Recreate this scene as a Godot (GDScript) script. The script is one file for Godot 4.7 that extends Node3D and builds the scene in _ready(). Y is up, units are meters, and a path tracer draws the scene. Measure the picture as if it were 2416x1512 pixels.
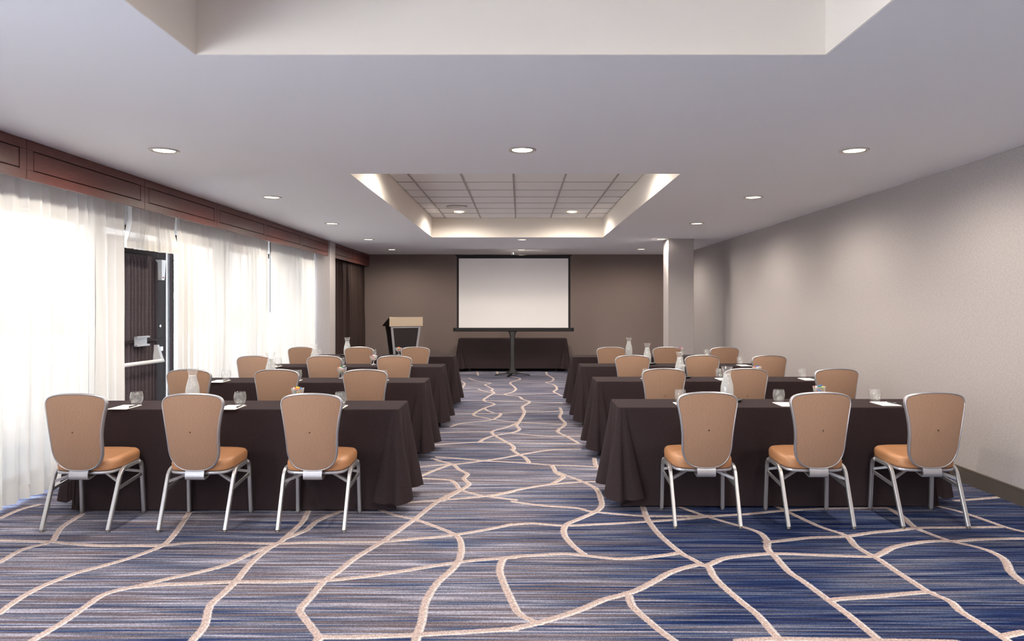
extends Node3D
# Conference room set classroom style. x to the right, y up, the room runs away along -z; d in comments and tables means distance = -z.

const TAU_F := 6.2831853
const WALL_R := 3.835
const WALL_BACK := -16.9
const WALL_FRONT := 3.3
const CEIL := 2.743
const RECESS := 3.09
const TABLE_Y := 0.757
const CURTAIN_X := -3.87
const GLASS_X := -4.2

var names := {}
var mats := {}
var rng := RandomNumberGenerator.new()

const VEINS := [
	[-3.1, 4.22, -3.12, 4.44, -3.04, 4.58, -3.11, 4.75, -3.17, 4.91, -3.21, 5.19],
	[-3.39, 4.61, -3.21, 4.6, -3.02, 4.58, -2.86, 4.54, -2.66, 4.51, -2.45, 4.51, -2.29, 4.51, -2.17, 4.55, -1.99, 4.57, -1.78, 4.56, -1.56, 4.55, -1.37, 4.57, -1.1, 4.58, -0.88, 4.59, -0.7, 4.64, -0.47, 4.71, -0.22, 4.84, -0.06, 4.95],
	[-2.59, 3.52, -2.61, 3.64, -2.61, 3.83, -2.55, 4.03, -2.46, 4.15, -2.37, 4.28, -2.31, 4.41, -2.28, 4.54, -2.33, 4.8, -2.45, 5.24],
	[-2.23, 3.23, -2.21, 3.42, -2.21, 3.6, -2.2, 3.76, -2.09, 3.86, -1.98, 3.96, -1.86, 4.05, -1.74, 4.17, -1.65, 4.39, -1.56, 4.55, -1.55, 4.67, -1.54, 4.99, -1.58, 5.27],
	[-1.54, 4.65, -1.46, 4.82, -1.44, 5.03, -1.33, 5.27],
	[-2.09, 3.85, -1.95, 3.88, -1.76, 3.9, -1.58, 3.92, -1.36, 3.92, -1.09, 3.94, -0.9, 3.99, -0.68, 4.08, -0.37, 4.22, -0.1, 4.29, -0.04, 4.3],
	[-1.5, 3.23, -1.51, 3.38, -1.58, 3.6, -1.58, 3.76, -1.58, 3.93, -1.6, 4.19, -1.59, 4.42, -1.56, 4.55],
	[-0.93, 3.23, -0.94, 3.28, -1.08, 3.5, -1.11, 3.57, -1.1, 3.73, -1.09, 3.93, -1.05, 4.06, -1, 4.29, -0.89, 4.6, -0.76, 5.06, -0.63, 5.58, -0.48, 5.91],
	[-0.93, 3.27, -0.74, 3.27, -0.49, 3.29, -0.25, 3.32, -0.03, 3.35],
	[-0.48, 3.23, -0.48, 3.3, -0.48, 3.45, -0.49, 3.65, -0.46, 3.9, -0.38, 4.17, -0.37, 4.44, -0.41, 4.67, -0.48, 4.78, -0.58, 4.89, -0.75, 5.06, -0.92, 5.17, -1.05, 5.3],
	[-0.1, 4.29, -0.12, 4.15, -0.11, 3.99, -0.04, 3.64, 0, 3.5, 0.09, 3.41],
	[-0.99, 5.47, -0.62, 5.57, -0.26, 5.68, -0.07, 5.81],
	[-3.74, 5.09, -3.75, 5.3, -3.7, 5.44],
	[-0.06, 4.94, 0.09, 4.97, 0.3, 4.92, 0.54, 4.95, 0.9, 5.01, 1.16, 5.07, 1.39, 5.14, 1.65, 5.19, 1.94, 5.27, 2.26, 5.33, 2.77, 5.35],
	[-0.06, 5.52, 0.18, 5.41, 0.42, 5.35, 0.52, 5.26, 0.72, 5.19, 0.93, 5.14, 1.17, 5.14, 1.39, 5.15],
	[0.63, 5.94, 0.64, 5.68, 0.62, 5.41, 0.55, 5.24, 0.41, 5.06, 0.32, 4.94, 0.29, 4.75, 0.33, 4.52, 0.4, 4.33],
	[-0.05, 4.31, 0.15, 4.35, 0.29, 4.36, 0.4, 4.33, 0.57, 4.28, 0.72, 4.29, 0.86, 4.33, 0.99, 4.38],
	[0.93, 5.38, 0.91, 5.11, 0.91, 4.96, 0.93, 4.69, 0.99, 4.38, 1.03, 4.28, 1.07, 4.19, 1.1, 4.15, 1.09, 3.99, 1.11, 3.81, 1.14, 3.65, 1.17, 3.5, 1.18, 3.3, 1.19, 3.23],
	[-0.04, 3.35, 0.06, 3.4, 0.19, 3.48, 0.31, 3.57, 0.43, 3.68, 0.53, 3.74, 0.63, 3.81, 0.77, 3.96, 0.84, 4.04, 0.94, 4.12, 1.07, 4.19],
	[1.06, 4.17, 1.1, 4.17, 1.23, 4.28, 1.38, 4.33, 1.52, 4.36, 1.65, 4.36, 1.83, 4.34, 2.02, 4.32, 2.15, 4.31],
	[0.57, 3.73, 0.57, 3.6, 0.62, 3.43, 0.66, 3.32, 0.7, 3.23],
	[1.21, 5.37, 1.33, 5.16, 1.44, 5.01, 1.55, 4.87, 1.61, 4.75, 1.6, 4.6, 1.55, 4.44, 1.55, 4.29, 1.54, 4.07, 1.57, 3.9, 1.6, 3.66, 1.62, 3.5, 1.63, 3.36, 1.64, 3.23],
	[1.58, 4.57, 1.75, 4.62, 1.93, 4.67, 2.15, 4.69, 2.37, 4.77, 2.54, 4.81, 2.74, 4.87, 3.01, 4.88, 3.31, 4.89],
	[1.95, 5.38, 2, 5.16, 2.07, 4.89, 2.16, 4.71, 2.13, 4.5, 2.15, 4.31, 2.16, 4.24, 2.16, 4.09, 2.17, 3.89, 2.18, 3.77, 2.22, 3.66, 2.2, 3.54, 2.21, 3.41, 2.22, 3.27, 2.22, 3.21],
	[1.6, 3.66, 1.65, 3.69, 1.85, 3.72, 2.1, 3.77, 2.19, 3.78],
	[2.77, 5.35, 2.77, 5.16, 2.72, 4.91, 2.73, 4.78, 2.79, 4.6, 2.86, 4.52, 2.92, 4.41, 2.91, 4.26, 2.81, 4.06, 2.77, 3.89],
	[2.15, 4.31, 2.23, 4.37, 2.36, 4.48, 2.54, 4.56, 2.7, 4.6, 2.84, 4.6, 3, 4.63, 3.31, 4.65],
	[3.18, 5.39, 3.25, 5.27, 3.29, 5.14, 3.32, 4.99, 3.35, 4.87, 3.41, 4.78],
	[3.41, 5.55, 3.63, 5.6, 3.85, 5.66],
	[0.99, 3.23, 1.18, 3.25, 1.42, 3.24, 1.8, 3.23, 1.99, 3.22],
	[2.22, 3.27, 2.27, 3.29, 2.36, 3.32],
	[0.6, 16.28, 0.59, 15.65, 0.69, 14.79, 0.63, 14.26, 0.51, 14.01, 0.65, 13.62, 0.67, 12.96, 0.59, 12.56, 0.63, 12.3, 0.7, 11.99],
	[-0.31, 15.35, -0.06, 14.97, -0.01, 14.61, -0.2, 14.01, -0.12, 13.32, -0.08, 12.89, -0.14, 12.49, -0.27, 12.11, -0.03, 11.88, 0.03, 11.54, 0.15, 11.21, 0.03, 10.67, 0.06, 10.13, -0.01, 9.35, -0.05, 9, -0.01, 8.74, -0.09, 8.52, -0.28, 8.35, -0.4, 8.15, -0.46, 7.93],
	[-1.08, 14.88, -0.91, 14.35, -0.59, 13.93, -0.68, 13.62, -0.51, 12.96, -0.52, 12.69, -0.46, 12.36, -0.54, 11.88, -0.59, 11.37, -0.4, 10.96, -0.54, 10.53, -0.66, 9.92, -0.5, 9.65, -0.37, 9.49, -0.19, 9.35, -0.01, 9.28, 0.16, 9.2, 0.56, 9.1],
	[-0.54, 10.53, -0.47, 10.26, -0.36, 10.05],
	[0.59, 10.58, 0.59, 10.13, 0.54, 9.68, 0.58, 9.13, 0.45, 8.61, 0.54, 8.26, 0.64, 7.88],
	[-0.01, 9.28, -0.18, 8.87, -0.34, 8.61, -0.31, 8.35, -0.22, 8.09, -0.09, 7.73, -0.07, 7.54, -0.09, 7.51, -0.01, 7.24, 0.04, 7.14, 0.08, 6.91, 0.05, 6.87],
	[-0.93, 7.78, -0.66, 7.87, -0.41, 7.92, -0.06, 7.89, 0.24, 7.86, 0.66, 7.83],
	[-0.63, 6.81, -0.36, 6.97, -0.15, 7.12, 0.02, 7.27, 0.18, 7.4, 0.37, 7.51, 0.63, 7.54],
	[-0.84, 7.14, -0.64, 7.09, -0.36, 6.97, -0.19, 6.93, 0.05, 6.87, 0.29, 6.79, 0.55, 6.76, 0.71, 6.7],
	[-0.96, 6.72, -0.7, 6.81, -0.66, 6.82],
	[-0.9, 6.33, -0.8, 6.56, -0.67, 6.81],
	[-0.88, 7.07, -0.76, 6.93, -0.65, 6.81, -0.57, 6.59, -0.48, 6.42, -0.5, 6.25, -0.44, 6.06, -0.49, 5.88, -0.55, 5.72, -0.61, 5.55],
	[-0.88, 6.27, -0.72, 6.23, -0.61, 6.19, -0.55, 6.05, -0.5, 5.88, -0.4, 5.77, -0.29, 5.68, -0.19, 5.64, -0.04, 5.57],
	[-0.29, 5.68, -0.19, 5.73, -0.01, 5.88, 0.14, 5.99, 0.26, 6.06, 0.36, 6.25, 0.38, 6.33, 0.33, 6.45, 0.31, 6.66, 0.3, 6.79],
	[0.34, 6.5, 0.42, 6.35, 0.54, 6.14, 0.62, 5.94, 0.64, 5.8, 0.63, 5.55],
	[0.26, 6.05, 0.46, 6.12, 0.66, 6.15],
	[0.74, 7.09, 0.72, 6.78, 0.74, 6.61],
	[-0.97, 8.52, -0.72, 8.55, -0.35, 8.58],
	[-0.88, 8.93, -0.75, 9.2, -0.41, 9.42, -0.29, 9.8, -0.28, 10.01],
	[-0.96, 9.96, -0.66, 10.01, -0.33, 10.05, 0.02, 10.13, 0.31, 10.15, 0.56, 10.26],
	[-0.09, 8.46, 0.15, 8.35, 0.36, 8.28, 0.69, 8.29],
	[-0.95, 11.37, -0.6, 11.43, -0.23, 11.27, 0.15, 11.21, 0.65, 11.14],
	[-0.43, 12.18, -0.27, 12.11, 0.06, 12.18, 0.62, 12.3],
	[-0.77, 12.96, -0.68, 12.69, -0.45, 12.3],
	[-1.22, 14.35, -1.09, 13.85, -1.08, 13.1],
	[-1, 16.39, -0.92, 15.45],
	[-0.54, 16.39, -0.5, 15.65]]


# ---------------------------------------------------------------- mesh collecting
class MB:
	var v := PackedVector3Array()
	var n := PackedVector3Array()
	var uv := PackedVector2Array()
	var ix := PackedInt32Array()

	func piece(p: PackedVector3Array, idx: PackedInt32Array, smooth := true, closed := true, tex := PackedVector2Array()) -> void:
		if closed:
			var vol := 0.0
			for k in range(0, idx.size(), 3):
				vol += p[idx[k]].dot(p[idx[k + 1]].cross(p[idx[k + 2]]))
			if vol > 0.0:
				for k in range(0, idx.size(), 3):
					var t := idx[k + 1]
					idx[k + 1] = idx[k + 2]
					idx[k + 2] = t
		var base := v.size()
		if smooth:
			var acc := PackedVector3Array()
			acc.resize(p.size())
			for k in range(0, idx.size(), 3):
				var f := (p[idx[k + 2]] - p[idx[k]]).cross(p[idx[k + 1]] - p[idx[k]])
				acc[idx[k]] += f
				acc[idx[k + 1]] += f
				acc[idx[k + 2]] += f
			for k in p.size():
				v.append(p[k])
				n.append(acc[k].normalized() if acc[k].length_squared() > 1e-20 else Vector3.UP)
				uv.append(tex[k] if tex.size() > k else Vector2.ZERO)
			for k in idx:
				ix.append(base + k)
		else:
			for k in range(0, idx.size(), 3):
				var f := (p[idx[k + 2]] - p[idx[k]]).cross(p[idx[k + 1]] - p[idx[k]]).normalized()
				for j in 3:
					ix.append(v.size())
					v.append(p[idx[k + j]])
					n.append(f)
					uv.append(tex[idx[k + j]] if tex.size() else Vector2.ZERO)

	func box(c: Vector3, s: Vector3, bev := 0.0) -> void:
		var h := s / 2.0
		var b := minf(bev, minf(h.x, minf(h.y, h.z)) * 0.9)
		var p := PackedVector3Array()
		var idx := PackedInt32Array()
		if b <= 0.0:
			for i in 8:
				p.append(c + Vector3(h.x * (1 if i & 1 else -1), h.y * (1 if i & 2 else -1), h.z * (1 if i & 4 else -1)))
			for q in [[0, 1, 3, 2], [5, 4, 6, 7], [4, 0, 2, 6], [1, 5, 7, 3], [2, 3, 7, 6], [4, 5, 1, 0]]:
				idx.append_array([q[0], q[1], q[2], q[0], q[2], q[3]])
			piece(p, idx, false)
			return
		# chamfered: three points for each corner, pulled in on two axes
		for i in 8:
			var sg := Vector3(1 if i & 1 else -1, 1 if i & 2 else -1, 1 if i & 4 else -1)
			for a in 3:
				var e := h - Vector3(b, b, b)
				e[a] = h[a]
				p.append(c + e * sg)
		var quads := []
		for q in [[0, 1, 3, 2, 2], [5, 4, 6, 7, 2], [4, 0, 2, 6, 0], [1, 5, 7, 3, 0], [2, 3, 7, 6, 1], [4, 5, 1, 0, 1]]:
			quads.append([q[0] * 3 + q[4], q[1] * 3 + q[4], q[2] * 3 + q[4], q[3] * 3 + q[4]])
		for e in [[0, 1, 2, 1], [3, 2, 2, 1], [4, 5, 2, 1], [7, 6, 2, 1], [0, 2, 2, 0], [3, 1, 2, 0], [4, 6, 2, 0], [5, 7, 2, 0], [0, 4, 1, 0], [1, 5, 1, 0], [2, 6, 1, 0], [3, 7, 1, 0]]:
			quads.append([e[0] * 3 + e[2], e[1] * 3 + e[2], e[1] * 3 + e[3], e[0] * 3 + e[3]])
		var tris := []
		for q in quads:
			tris.append([q[0], q[1], q[2]])
			tris.append([q[0], q[2], q[3]])
		for i in 8:
			tris.append([i * 3, i * 3 + 1, i * 3 + 2])
		for t in tris:
			var m: Vector3 = (p[t[0]] + p[t[1]] + p[t[2]]) / 3.0 - c
			var f: Vector3 = (p[t[2]] - p[t[0]]).cross(p[t[1]] - p[t[0]])
			idx.append_array([t[0], t[1], t[2]] if f.dot(m) > 0.0 else [t[0], t[2], t[1]])
		piece(p, idx, false, false)

	# hexahedron from a lower and an upper ring of four points
	func hexa(a: Array, b: Array) -> void:
		var p := PackedVector3Array(a + b)
		piece(p, PackedInt32Array([0, 1, 2, 0, 2, 3, 4, 6, 5, 4, 7, 6, 0, 5, 1, 0, 4, 5, 1, 6, 2, 1, 5, 6, 2, 7, 3, 2, 6, 7, 3, 4, 0, 3, 7, 4]), false)

	# profile of (radius, height) turned round y
	func lathe(prof: Array, seg := 24, at := Vector3.ZERO, lobes := 0, depth := 0.0) -> void:
		var p := PackedVector3Array()
		var idx := PackedInt32Array()
		var m := prof.size()
		for i in m:
			for k in seg:
				var a := TAU * k / seg
				var r: float = prof[i].x
				r *= 1.0 + depth * cos(a * lobes) if lobes > 0 else 1.0
				p.append(at + Vector3(r * cos(a), prof[i].y, r * sin(a)))
		for i in m - 1:
			for k in seg:
				var k2 := (k + 1) % seg
				var a := i * seg + k
				var b := i * seg + k2
				var c := a + seg
				var d := b + seg
				idx.append_array([a, b, d, a, d, c])
		piece(p, idx, true)

	# a section (array of Vector2) swept along a path; up gives the section's second axis
	func sweep(path: Array, sec: Array, up := Vector3.UP, loop := false, smooth := true) -> void:
		var p := PackedVector3Array()
		var idx := PackedInt32Array()
		var m := path.size()
		var s := sec.size()
		for i in m:
			var a: Vector3 = path[(i - 1 + m) % m] if loop or i > 0 else path[i]
			var b: Vector3 = path[(i + 1) % m] if loop or i < m - 1 else path[i]
			var t := (b - a).normalized()
			var side := t.cross(up)
			side = side.normalized() if side.length() > 1e-4 else Vector3.RIGHT
			var u := side.cross(t).normalized()
			for q in sec:
				p.append(path[i] + side * q.x + u * q.y)
		for i in (m if loop else m - 1):
			for k in s:
				var a := i * s + k
				var b := i * s + (k + 1) % s
				var c := ((i + 1) % m) * s + k
				var d := ((i + 1) % m) * s + (k + 1) % s
				idx.append_array([a, b, d, a, d, c])
		if not loop:
			for k in range(1, s - 1):
				idx.append_array([0, k + 1, k])
				var e := (m - 1) * s
				idx.append_array([e, e + k, e + k + 1])
		piece(p, idx, smooth)

	func tube(path: Array, r: float, seg := 10, loop := false) -> void:
		var sec := []
		for k in seg:
			sec.append(Vector2(cos(TAU * k / seg), sin(TAU * k / seg)) * r)
		var up := Vector3.UP
		if path.size() > 1 and absf((path[path.size() - 1] - path[0]).normalized().y) > 0.9:
			up = Vector3.BACK
		sweep(path, sec, up, loop)

	# rows x columns of points
	func grid(rows: Array, wrap := false, smooth := true, closed := false) -> void:
		var p := PackedVector3Array()
		var idx := PackedInt32Array()
		var m := rows.size()
		var c: int = rows[0].size()
		for r in rows:
			p.append_array(PackedVector3Array(r))
		for i in m - 1:
			for k in (c if wrap else c - 1):
				var k2 := (k + 1) % c
				idx.append_array([i * c + k, i * c + k2, (i + 1) * c + k2, i * c + k, (i + 1) * c + k2, (i + 1) * c + k])
		piece(p, idx, smooth, closed)

	func make() -> ArrayMesh:
		var a := []
		a.resize(Mesh.ARRAY_MAX)
		a[Mesh.ARRAY_VERTEX] = v
		a[Mesh.ARRAY_NORMAL] = n
		a[Mesh.ARRAY_TEX_UV] = uv
		a[Mesh.ARRAY_INDEX] = ix
		var m := ArrayMesh.new()
		m.add_surface_from_arrays(Mesh.PRIMITIVE_TRIANGLES, a)
		return m


# ---------------------------------------------------------------- things, parts, structure
func numbered(called: String) -> String:
	var k: int = names.get(called, 0)
	names[called] = k + 1
	return called if k == 0 else "%s_%03d" % [called, k]


func meta(o: Node, label: String, category: String, group := "", kind := "") -> void:
	o.set_meta("label", label)
	if category:
		o.set_meta("category", category)
	if group:
		o.set_meta("group", group)
	if kind:
		o.set_meta("kind", kind)


func thing(called: String, label: String, category: String, at := Vector3.ZERO, turn := 0.0, group := "", kind := "") -> Node3D:
	var o := Node3D.new()
	o.name = numbered(called)
	add_child(o, true)
	o.position = at
	o.rotation.y = turn
	meta(o, label, category, group, kind)
	return o


func part(called: String, mesh: Mesh, mat: Material, parent: Node3D, at := Vector3.ZERO) -> MeshInstance3D:
	var o := MeshInstance3D.new()
	o.name = called
	o.mesh = mesh
	o.material_override = mat
	o.position = at
	o.cast_shadow = GeometryInstance3D.SHADOW_CASTING_SETTING_ON
	parent.add_child(o, true)
	return o


func structure(called: String, label: String, category: String) -> Node3D:
	return thing(called, label, category, Vector3.ZERO, 0.0, "", "structure")


func copy_of(src: Node3D, base: String, label: String, at: Vector3, turn := 0.0) -> Node3D:
	var c: Node3D = src.duplicate()
	c.name = numbered(base)
	add_child(c, true)
	c.position = at
	c.rotation.y = turn
	c.set_meta("label", label)
	return c


func smooth_path(pts: Array, sub: int, loop := false) -> Array:
	var out := []
	var m := pts.size()
	for i in (m if loop else m - 1):
		var a = pts[(i - 1 + m) % m] if loop or i > 0 else pts[i]
		var b = pts[i]
		var c = pts[(i + 1) % m]
		var d = pts[(i + 2) % m] if loop or i < m - 2 else pts[i + 1]
		for k in sub:
			var t := float(k) / sub
			out.append(0.5 * ((2.0 * b) + (c - a) * t + (2.0 * a - 5.0 * b + 4.0 * c - d) * t * t + (3.0 * b - a - 3.0 * c + d) * t * t * t))
	if not loop:
		out.append(pts[m - 1])
	return out


func bent(pts: Array, r: float, sub := 5) -> Array:
	# a polyline with rounded corners
	var out := [pts[0]]
	for i in range(1, pts.size() - 1):
		var a: Vector3 = pts[i] + (pts[i - 1] - pts[i]).normalized() * r
		var b: Vector3 = pts[i] + (pts[i + 1] - pts[i]).normalized() * r
		for k in sub + 1:
			var t := float(k) / sub
			out.append(a.lerp(pts[i], t).lerp((pts[i] as Vector3).lerp(b, t), t))
	out.append(pts[pts.size() - 1])
	return out


# ---------------------------------------------------------------- materials
func mat(called: String, color: Color, rough := 0.7, metal := 0.0) -> StandardMaterial3D:
	var m := StandardMaterial3D.new()
	m.resource_name = called
	m.albedo_color = color
	m.roughness = rough
	m.metallic = metal
	mats[called] = m
	return m


func rgb8(r: int, g: int, b: int) -> Color:
	return Color(r / 255.0, g / 255.0, b / 255.0)


func noise(seed_: int, freq: float, oct := 3) -> FastNoiseLite:
	var n := FastNoiseLite.new()
	n.seed = seed_
	n.frequency = freq
	n.noise_type = FastNoiseLite.TYPE_SIMPLEX
	n.fractal_octaves = oct
	return n


# woven cloth: threads along both axes, values round 1
func weave_texture(size: int, a: Color, b: Color, fx: float, fy: float, seed_: int, share := 0.5) -> ImageTexture:
	var nh := noise(seed_, 1.0, 2)
	var nv := noise(seed_ + 7, 1.0, 2)
	var img := Image.create(size, size, false, Image.FORMAT_RGB8)
	for y in size:
		for x in size:
			# blended over the seam so that the tile repeats
			var u := float(x) / size
			var h := nh.get_noise_2d(x * fx, y * 0.45)
			var w := nv.get_noise_2d(x * 0.45, y * fy)
			var e := smoothstep(0.9, 1.0, u)
			if e > 0.0:
				h = lerpf(h, nh.get_noise_2d((x - size) * fx, y * 0.45), e)
				w = lerpf(w, nv.get_noise_2d((x - size) * 0.45, y * fy), e)
			img.set_pixel(x, y, a.lerp(b, clampf(0.5 + (h * share + w * (1.0 - share)) * 0.9, 0.0, 1.0)))
	return ImageTexture.create_from_image(img)


func triplanar(m: StandardMaterial3D, scale: Vector3, world := true) -> void:
	m.uv1_triplanar = true
	m.uv1_world_triplanar = world
	m.uv1_scale = scale
	m.uv1_triplanar_sharpness = 8.0


func make_materials() -> void:
	mat("ceiling_paint", rgb8(241, 242, 247), 0.9)
	mat("recess_paint", rgb8(240, 233, 224), 0.85)
	var m := mat("wallcovering", Color.WHITE, 0.85)
	m.albedo_texture = weave_texture(512, rgb8(158, 152, 151), rgb8(186, 180, 180), 0.05, 0.06, 11, 0.6)
	triplanar(m, Vector3(1.1, 1.1, 1.1))
	m = mat("accent_covering", Color.WHITE, 0.85)
	m.albedo_texture = weave_texture(512, rgb8(116, 102, 97), rgb8(140, 126, 120), 0.05, 0.06, 12, 0.6)
	triplanar(m, Vector3(1.1, 1.1, 1.1))
	m = mat("cornice_wood", Color.WHITE, 0.42)
	m.albedo_texture = weave_texture(512, rgb8(90, 49, 45), rgb8(108, 62, 57), 0.012, 0.02, 23, 0.85)
	triplanar(m, Vector3(0.9, 0.9, 0.9))
	mat("groove_dark", rgb8(30, 16, 16), 0.7)
	mat("baseboard", rgb8(84, 76, 70), 0.5)
	mat("bronze_frame", rgb8(42, 34, 34), 0.7).metallic_specular = 0.2
	mat("silver_paint", rgb8(186, 186, 190), 0.35, 0.6)
	mat("chrome", rgb8(200, 200, 204), 0.2, 0.9)
	mat("white_plastic", rgb8(225, 222, 220), 0.5)
	mat("red_plastic", rgb8(180, 40, 35), 0.5)
	mat("black_plastic", rgb8(22, 20, 22), 0.45)
	mat("screen_black", rgb8(16, 14, 18), 0.6)
	mat("pole_grey", rgb8(52, 52, 54), 0.5)
	mat("screen_fabric", rgb8(242, 240, 239), 0.85)
	mat("tile_grid", rgb8(172, 168, 165), 0.6)
	m = mat("ceiling_tile", Color.WHITE, 0.95)
	m.albedo_texture = weave_texture(256, rgb8(236, 234, 232), rgb8(250, 248, 247), 0.35, 0.35, 31)
	triplanar(m, Vector3(2.3, 2.3, 2.3))
	m = mat("chair_fabric", Color.WHITE, 0.75)
	m.albedo_texture = weave_texture(256, rgb8(144, 112, 90), rgb8(166, 132, 108), 0.06, 0.12, 41, 0.75)
	triplanar(m, Vector3(3.4, 3.4, 3.4), false)
	m.rim_enabled = true
	m.rim = 0.25
	m = mat("seat_vinyl", Color.WHITE, 0.42)
	m.albedo_texture = weave_texture(256, rgb8(174, 124, 86), rgb8(190, 139, 99), 0.1, 0.1, 43)
	triplanar(m, Vector3(3.0, 3.0, 3.0), false)
	mat("frame_silver", rgb8(188, 188, 190), 0.34, 0.75)
	mat("rim_silver", rgb8(178, 178, 184), 0.38, 0.7)
	mat("glide", rgb8(110, 106, 102), 0.4, 0.5)
	m = mat("tablecloth", Color.WHITE, 0.95)
	m.albedo_texture = weave_texture(256, rgb8(28, 22, 25), rgb8(80, 68, 70), 0.5, 0.5, 47)
	triplanar(m, Vector3(3.2, 3.2, 3.2), false)
	m.metallic_specular = 0.2
	mat("table_top", rgb8(120, 100, 80), 0.6)
	mat("table_leg", rgb8(60, 60, 62), 0.4, 0.6)
	m = mat("dark_drape", Color.WHITE, 0.9)
	m.albedo_texture = weave_texture(256, rgb8(42, 29, 26), rgb8(64, 46, 42), 0.05, 0.05, 53)
	triplanar(m, Vector3(2.0, 2.0, 2.0))
	m = mat("door_drape", Color.WHITE, 0.9)
	m.albedo_texture = door_cloth_texture()
	triplanar(m, Vector3(1.6, 1.6, 1.6))
	m = mat("sheer", rgb8(236, 236, 234), 0.9)
	m.albedo_color.a = 0.965
	m.transparency = BaseMaterial3D.TRANSPARENCY_ALPHA
	m.backlight_enabled = true
	m.backlight = Color(0.21, 0.21, 0.21)
	m = mat("sheer_hem", rgb8(232, 230, 224), 0.9)
	m.backlight_enabled = true
	m.backlight = Color(0.3, 0.3, 0.3)
	m = mat("pane_glass", Color(0.9, 0.95, 0.95, 0.06), 0.02)
	m.transparency = BaseMaterial3D.TRANSPARENCY_ALPHA
	m = mat("clear_glass", Color(0.95, 0.97, 0.97, 0.05), 0.02)
	m.transparency = BaseMaterial3D.TRANSPARENCY_ALPHA
	m = mat("pressed_glass", Color(0.95, 0.96, 0.96, 0.22), 0.08)
	m.transparency = BaseMaterial3D.TRANSPARENCY_ALPHA
	m = mat("iced_water", rgb8(232, 236, 236), 0.4)
	m.albedo_color.a = 0.4
	m.transparency = BaseMaterial3D.TRANSPARENCY_ALPHA
	m = mat("paper", rgb8(240, 238, 236), 0.8)
	m = mat("pad_board", rgb8(150, 140, 128), 0.8)
	mat("pen_black", rgb8(24, 24, 30), 0.3)
	for c in [["red", 200, 38, 40], ["yellow", 235, 200, 40], ["blue", 40, 100, 175], ["white", 235, 232, 226], ["orange", 226, 110, 40], ["green", 70, 140, 60]]:
		mat("candy_" + c[0], rgb8(c[1], c[2], c[3]), 0.3)
	m = mat("lamp_lens", rgb8(255, 246, 232), 0.5)
	m.emission_enabled = true
	m.emission = rgb8(255, 236, 205)
	m.emission_energy_multiplier = 2.6
	mat("lamp_ring", rgb8(208, 204, 200), 0.35, 0.3)
	mat("lamp_baffle", rgb8(96, 84, 74), 0.45, 0.3)
	mat("speaker_grille", rgb8(214, 211, 207), 0.7)
	m = mat("brushed_steel", rgb8(214, 196, 172), 0.38, 0.6)
	m = mat("lectern_dark", rgb8(34, 26, 28), 0.5)
	mat("concrete", rgb8(222, 221, 217), 0.9)
	mat("fence_white", rgb8(225, 225, 222), 0.7)
	mat("leaf", rgb8(96, 130, 66), 0.7)
	mats.leaf.backlight_enabled = true
	mats.leaf.backlight = Color(0.5, 0.6, 0.3)
	mat("bark", rgb8(90, 72, 58), 0.9)


# dark cloth with a fine pattern of crossing wavy lines, woven in
func door_cloth_texture() -> ImageTexture:
	var n := noise(61, 0.5, 2)
	var img := Image.create(256, 256, false, Image.FORMAT_RGB8)
	for y in 256:
		for x in 256:
			var w := 32.0 * (0.5 + 0.42 * cos(TAU_F * y / 64.0))
			var gx := fposmod(x, 64.0)
			var l := minf(absf(gx - 32.0 - w), absf(gx - 32.0 + w))
			var c := rgb8(66, 56, 60).lerp(rgb8(82, 71, 74), 0.5 + 0.5 * n.get_noise_2d(x, y * 0.3))
			img.set_pixel(x, y, c.lerp(rgb8(108, 97, 100), clampf(1.3 - l, 0.0, 1.0) * 0.6))
	return ImageTexture.create_from_image(img)

# ---------------------------------------------------------------- carpet
func carpet_color(x: float, d: float, n1: FastNoiseLite, n2: FastNoiseLite, n3: FastNoiseLite, n4: FastNoiseLite) -> Color:
	var fine := n1.get_noise_2d(x * 0.9, d * 42.0)
	var mid := n2.get_noise_2d(x * 0.5, d * 9.0)
	var zone := n3.get_noise_2d(x * 0.35, d * 0.55)
	var navy := smoothstep(-0.3, 1.9, x) * (1.0 - smoothstep(5.4, 6.6, d))
	var t := 0.68 + 0.54 * fine + 0.34 * mid + 0.22 * zone - 0.52 * navy
	var brown := clampf(n4.get_noise_2d(x * 0.6, d * 24.0) * 1.6 + 0.02, 0.0, 0.75) * (1.0 - 0.55 * navy)
	var c: Color
	var stops := [rgb8(26, 42, 88), rgb8(62, 80, 124), rgb8(104, 114, 138), rgb8(136, 136, 154), rgb8(192, 190, 206)]
	var k := clampf(t, 0.0, 0.999) * 4.0
	c = (stops[int(k)] as Color).lerp(stops[int(k) + 1], k - floorf(k))
	return c.lerp(rgb8(120, 104, 106), brown)


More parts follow.
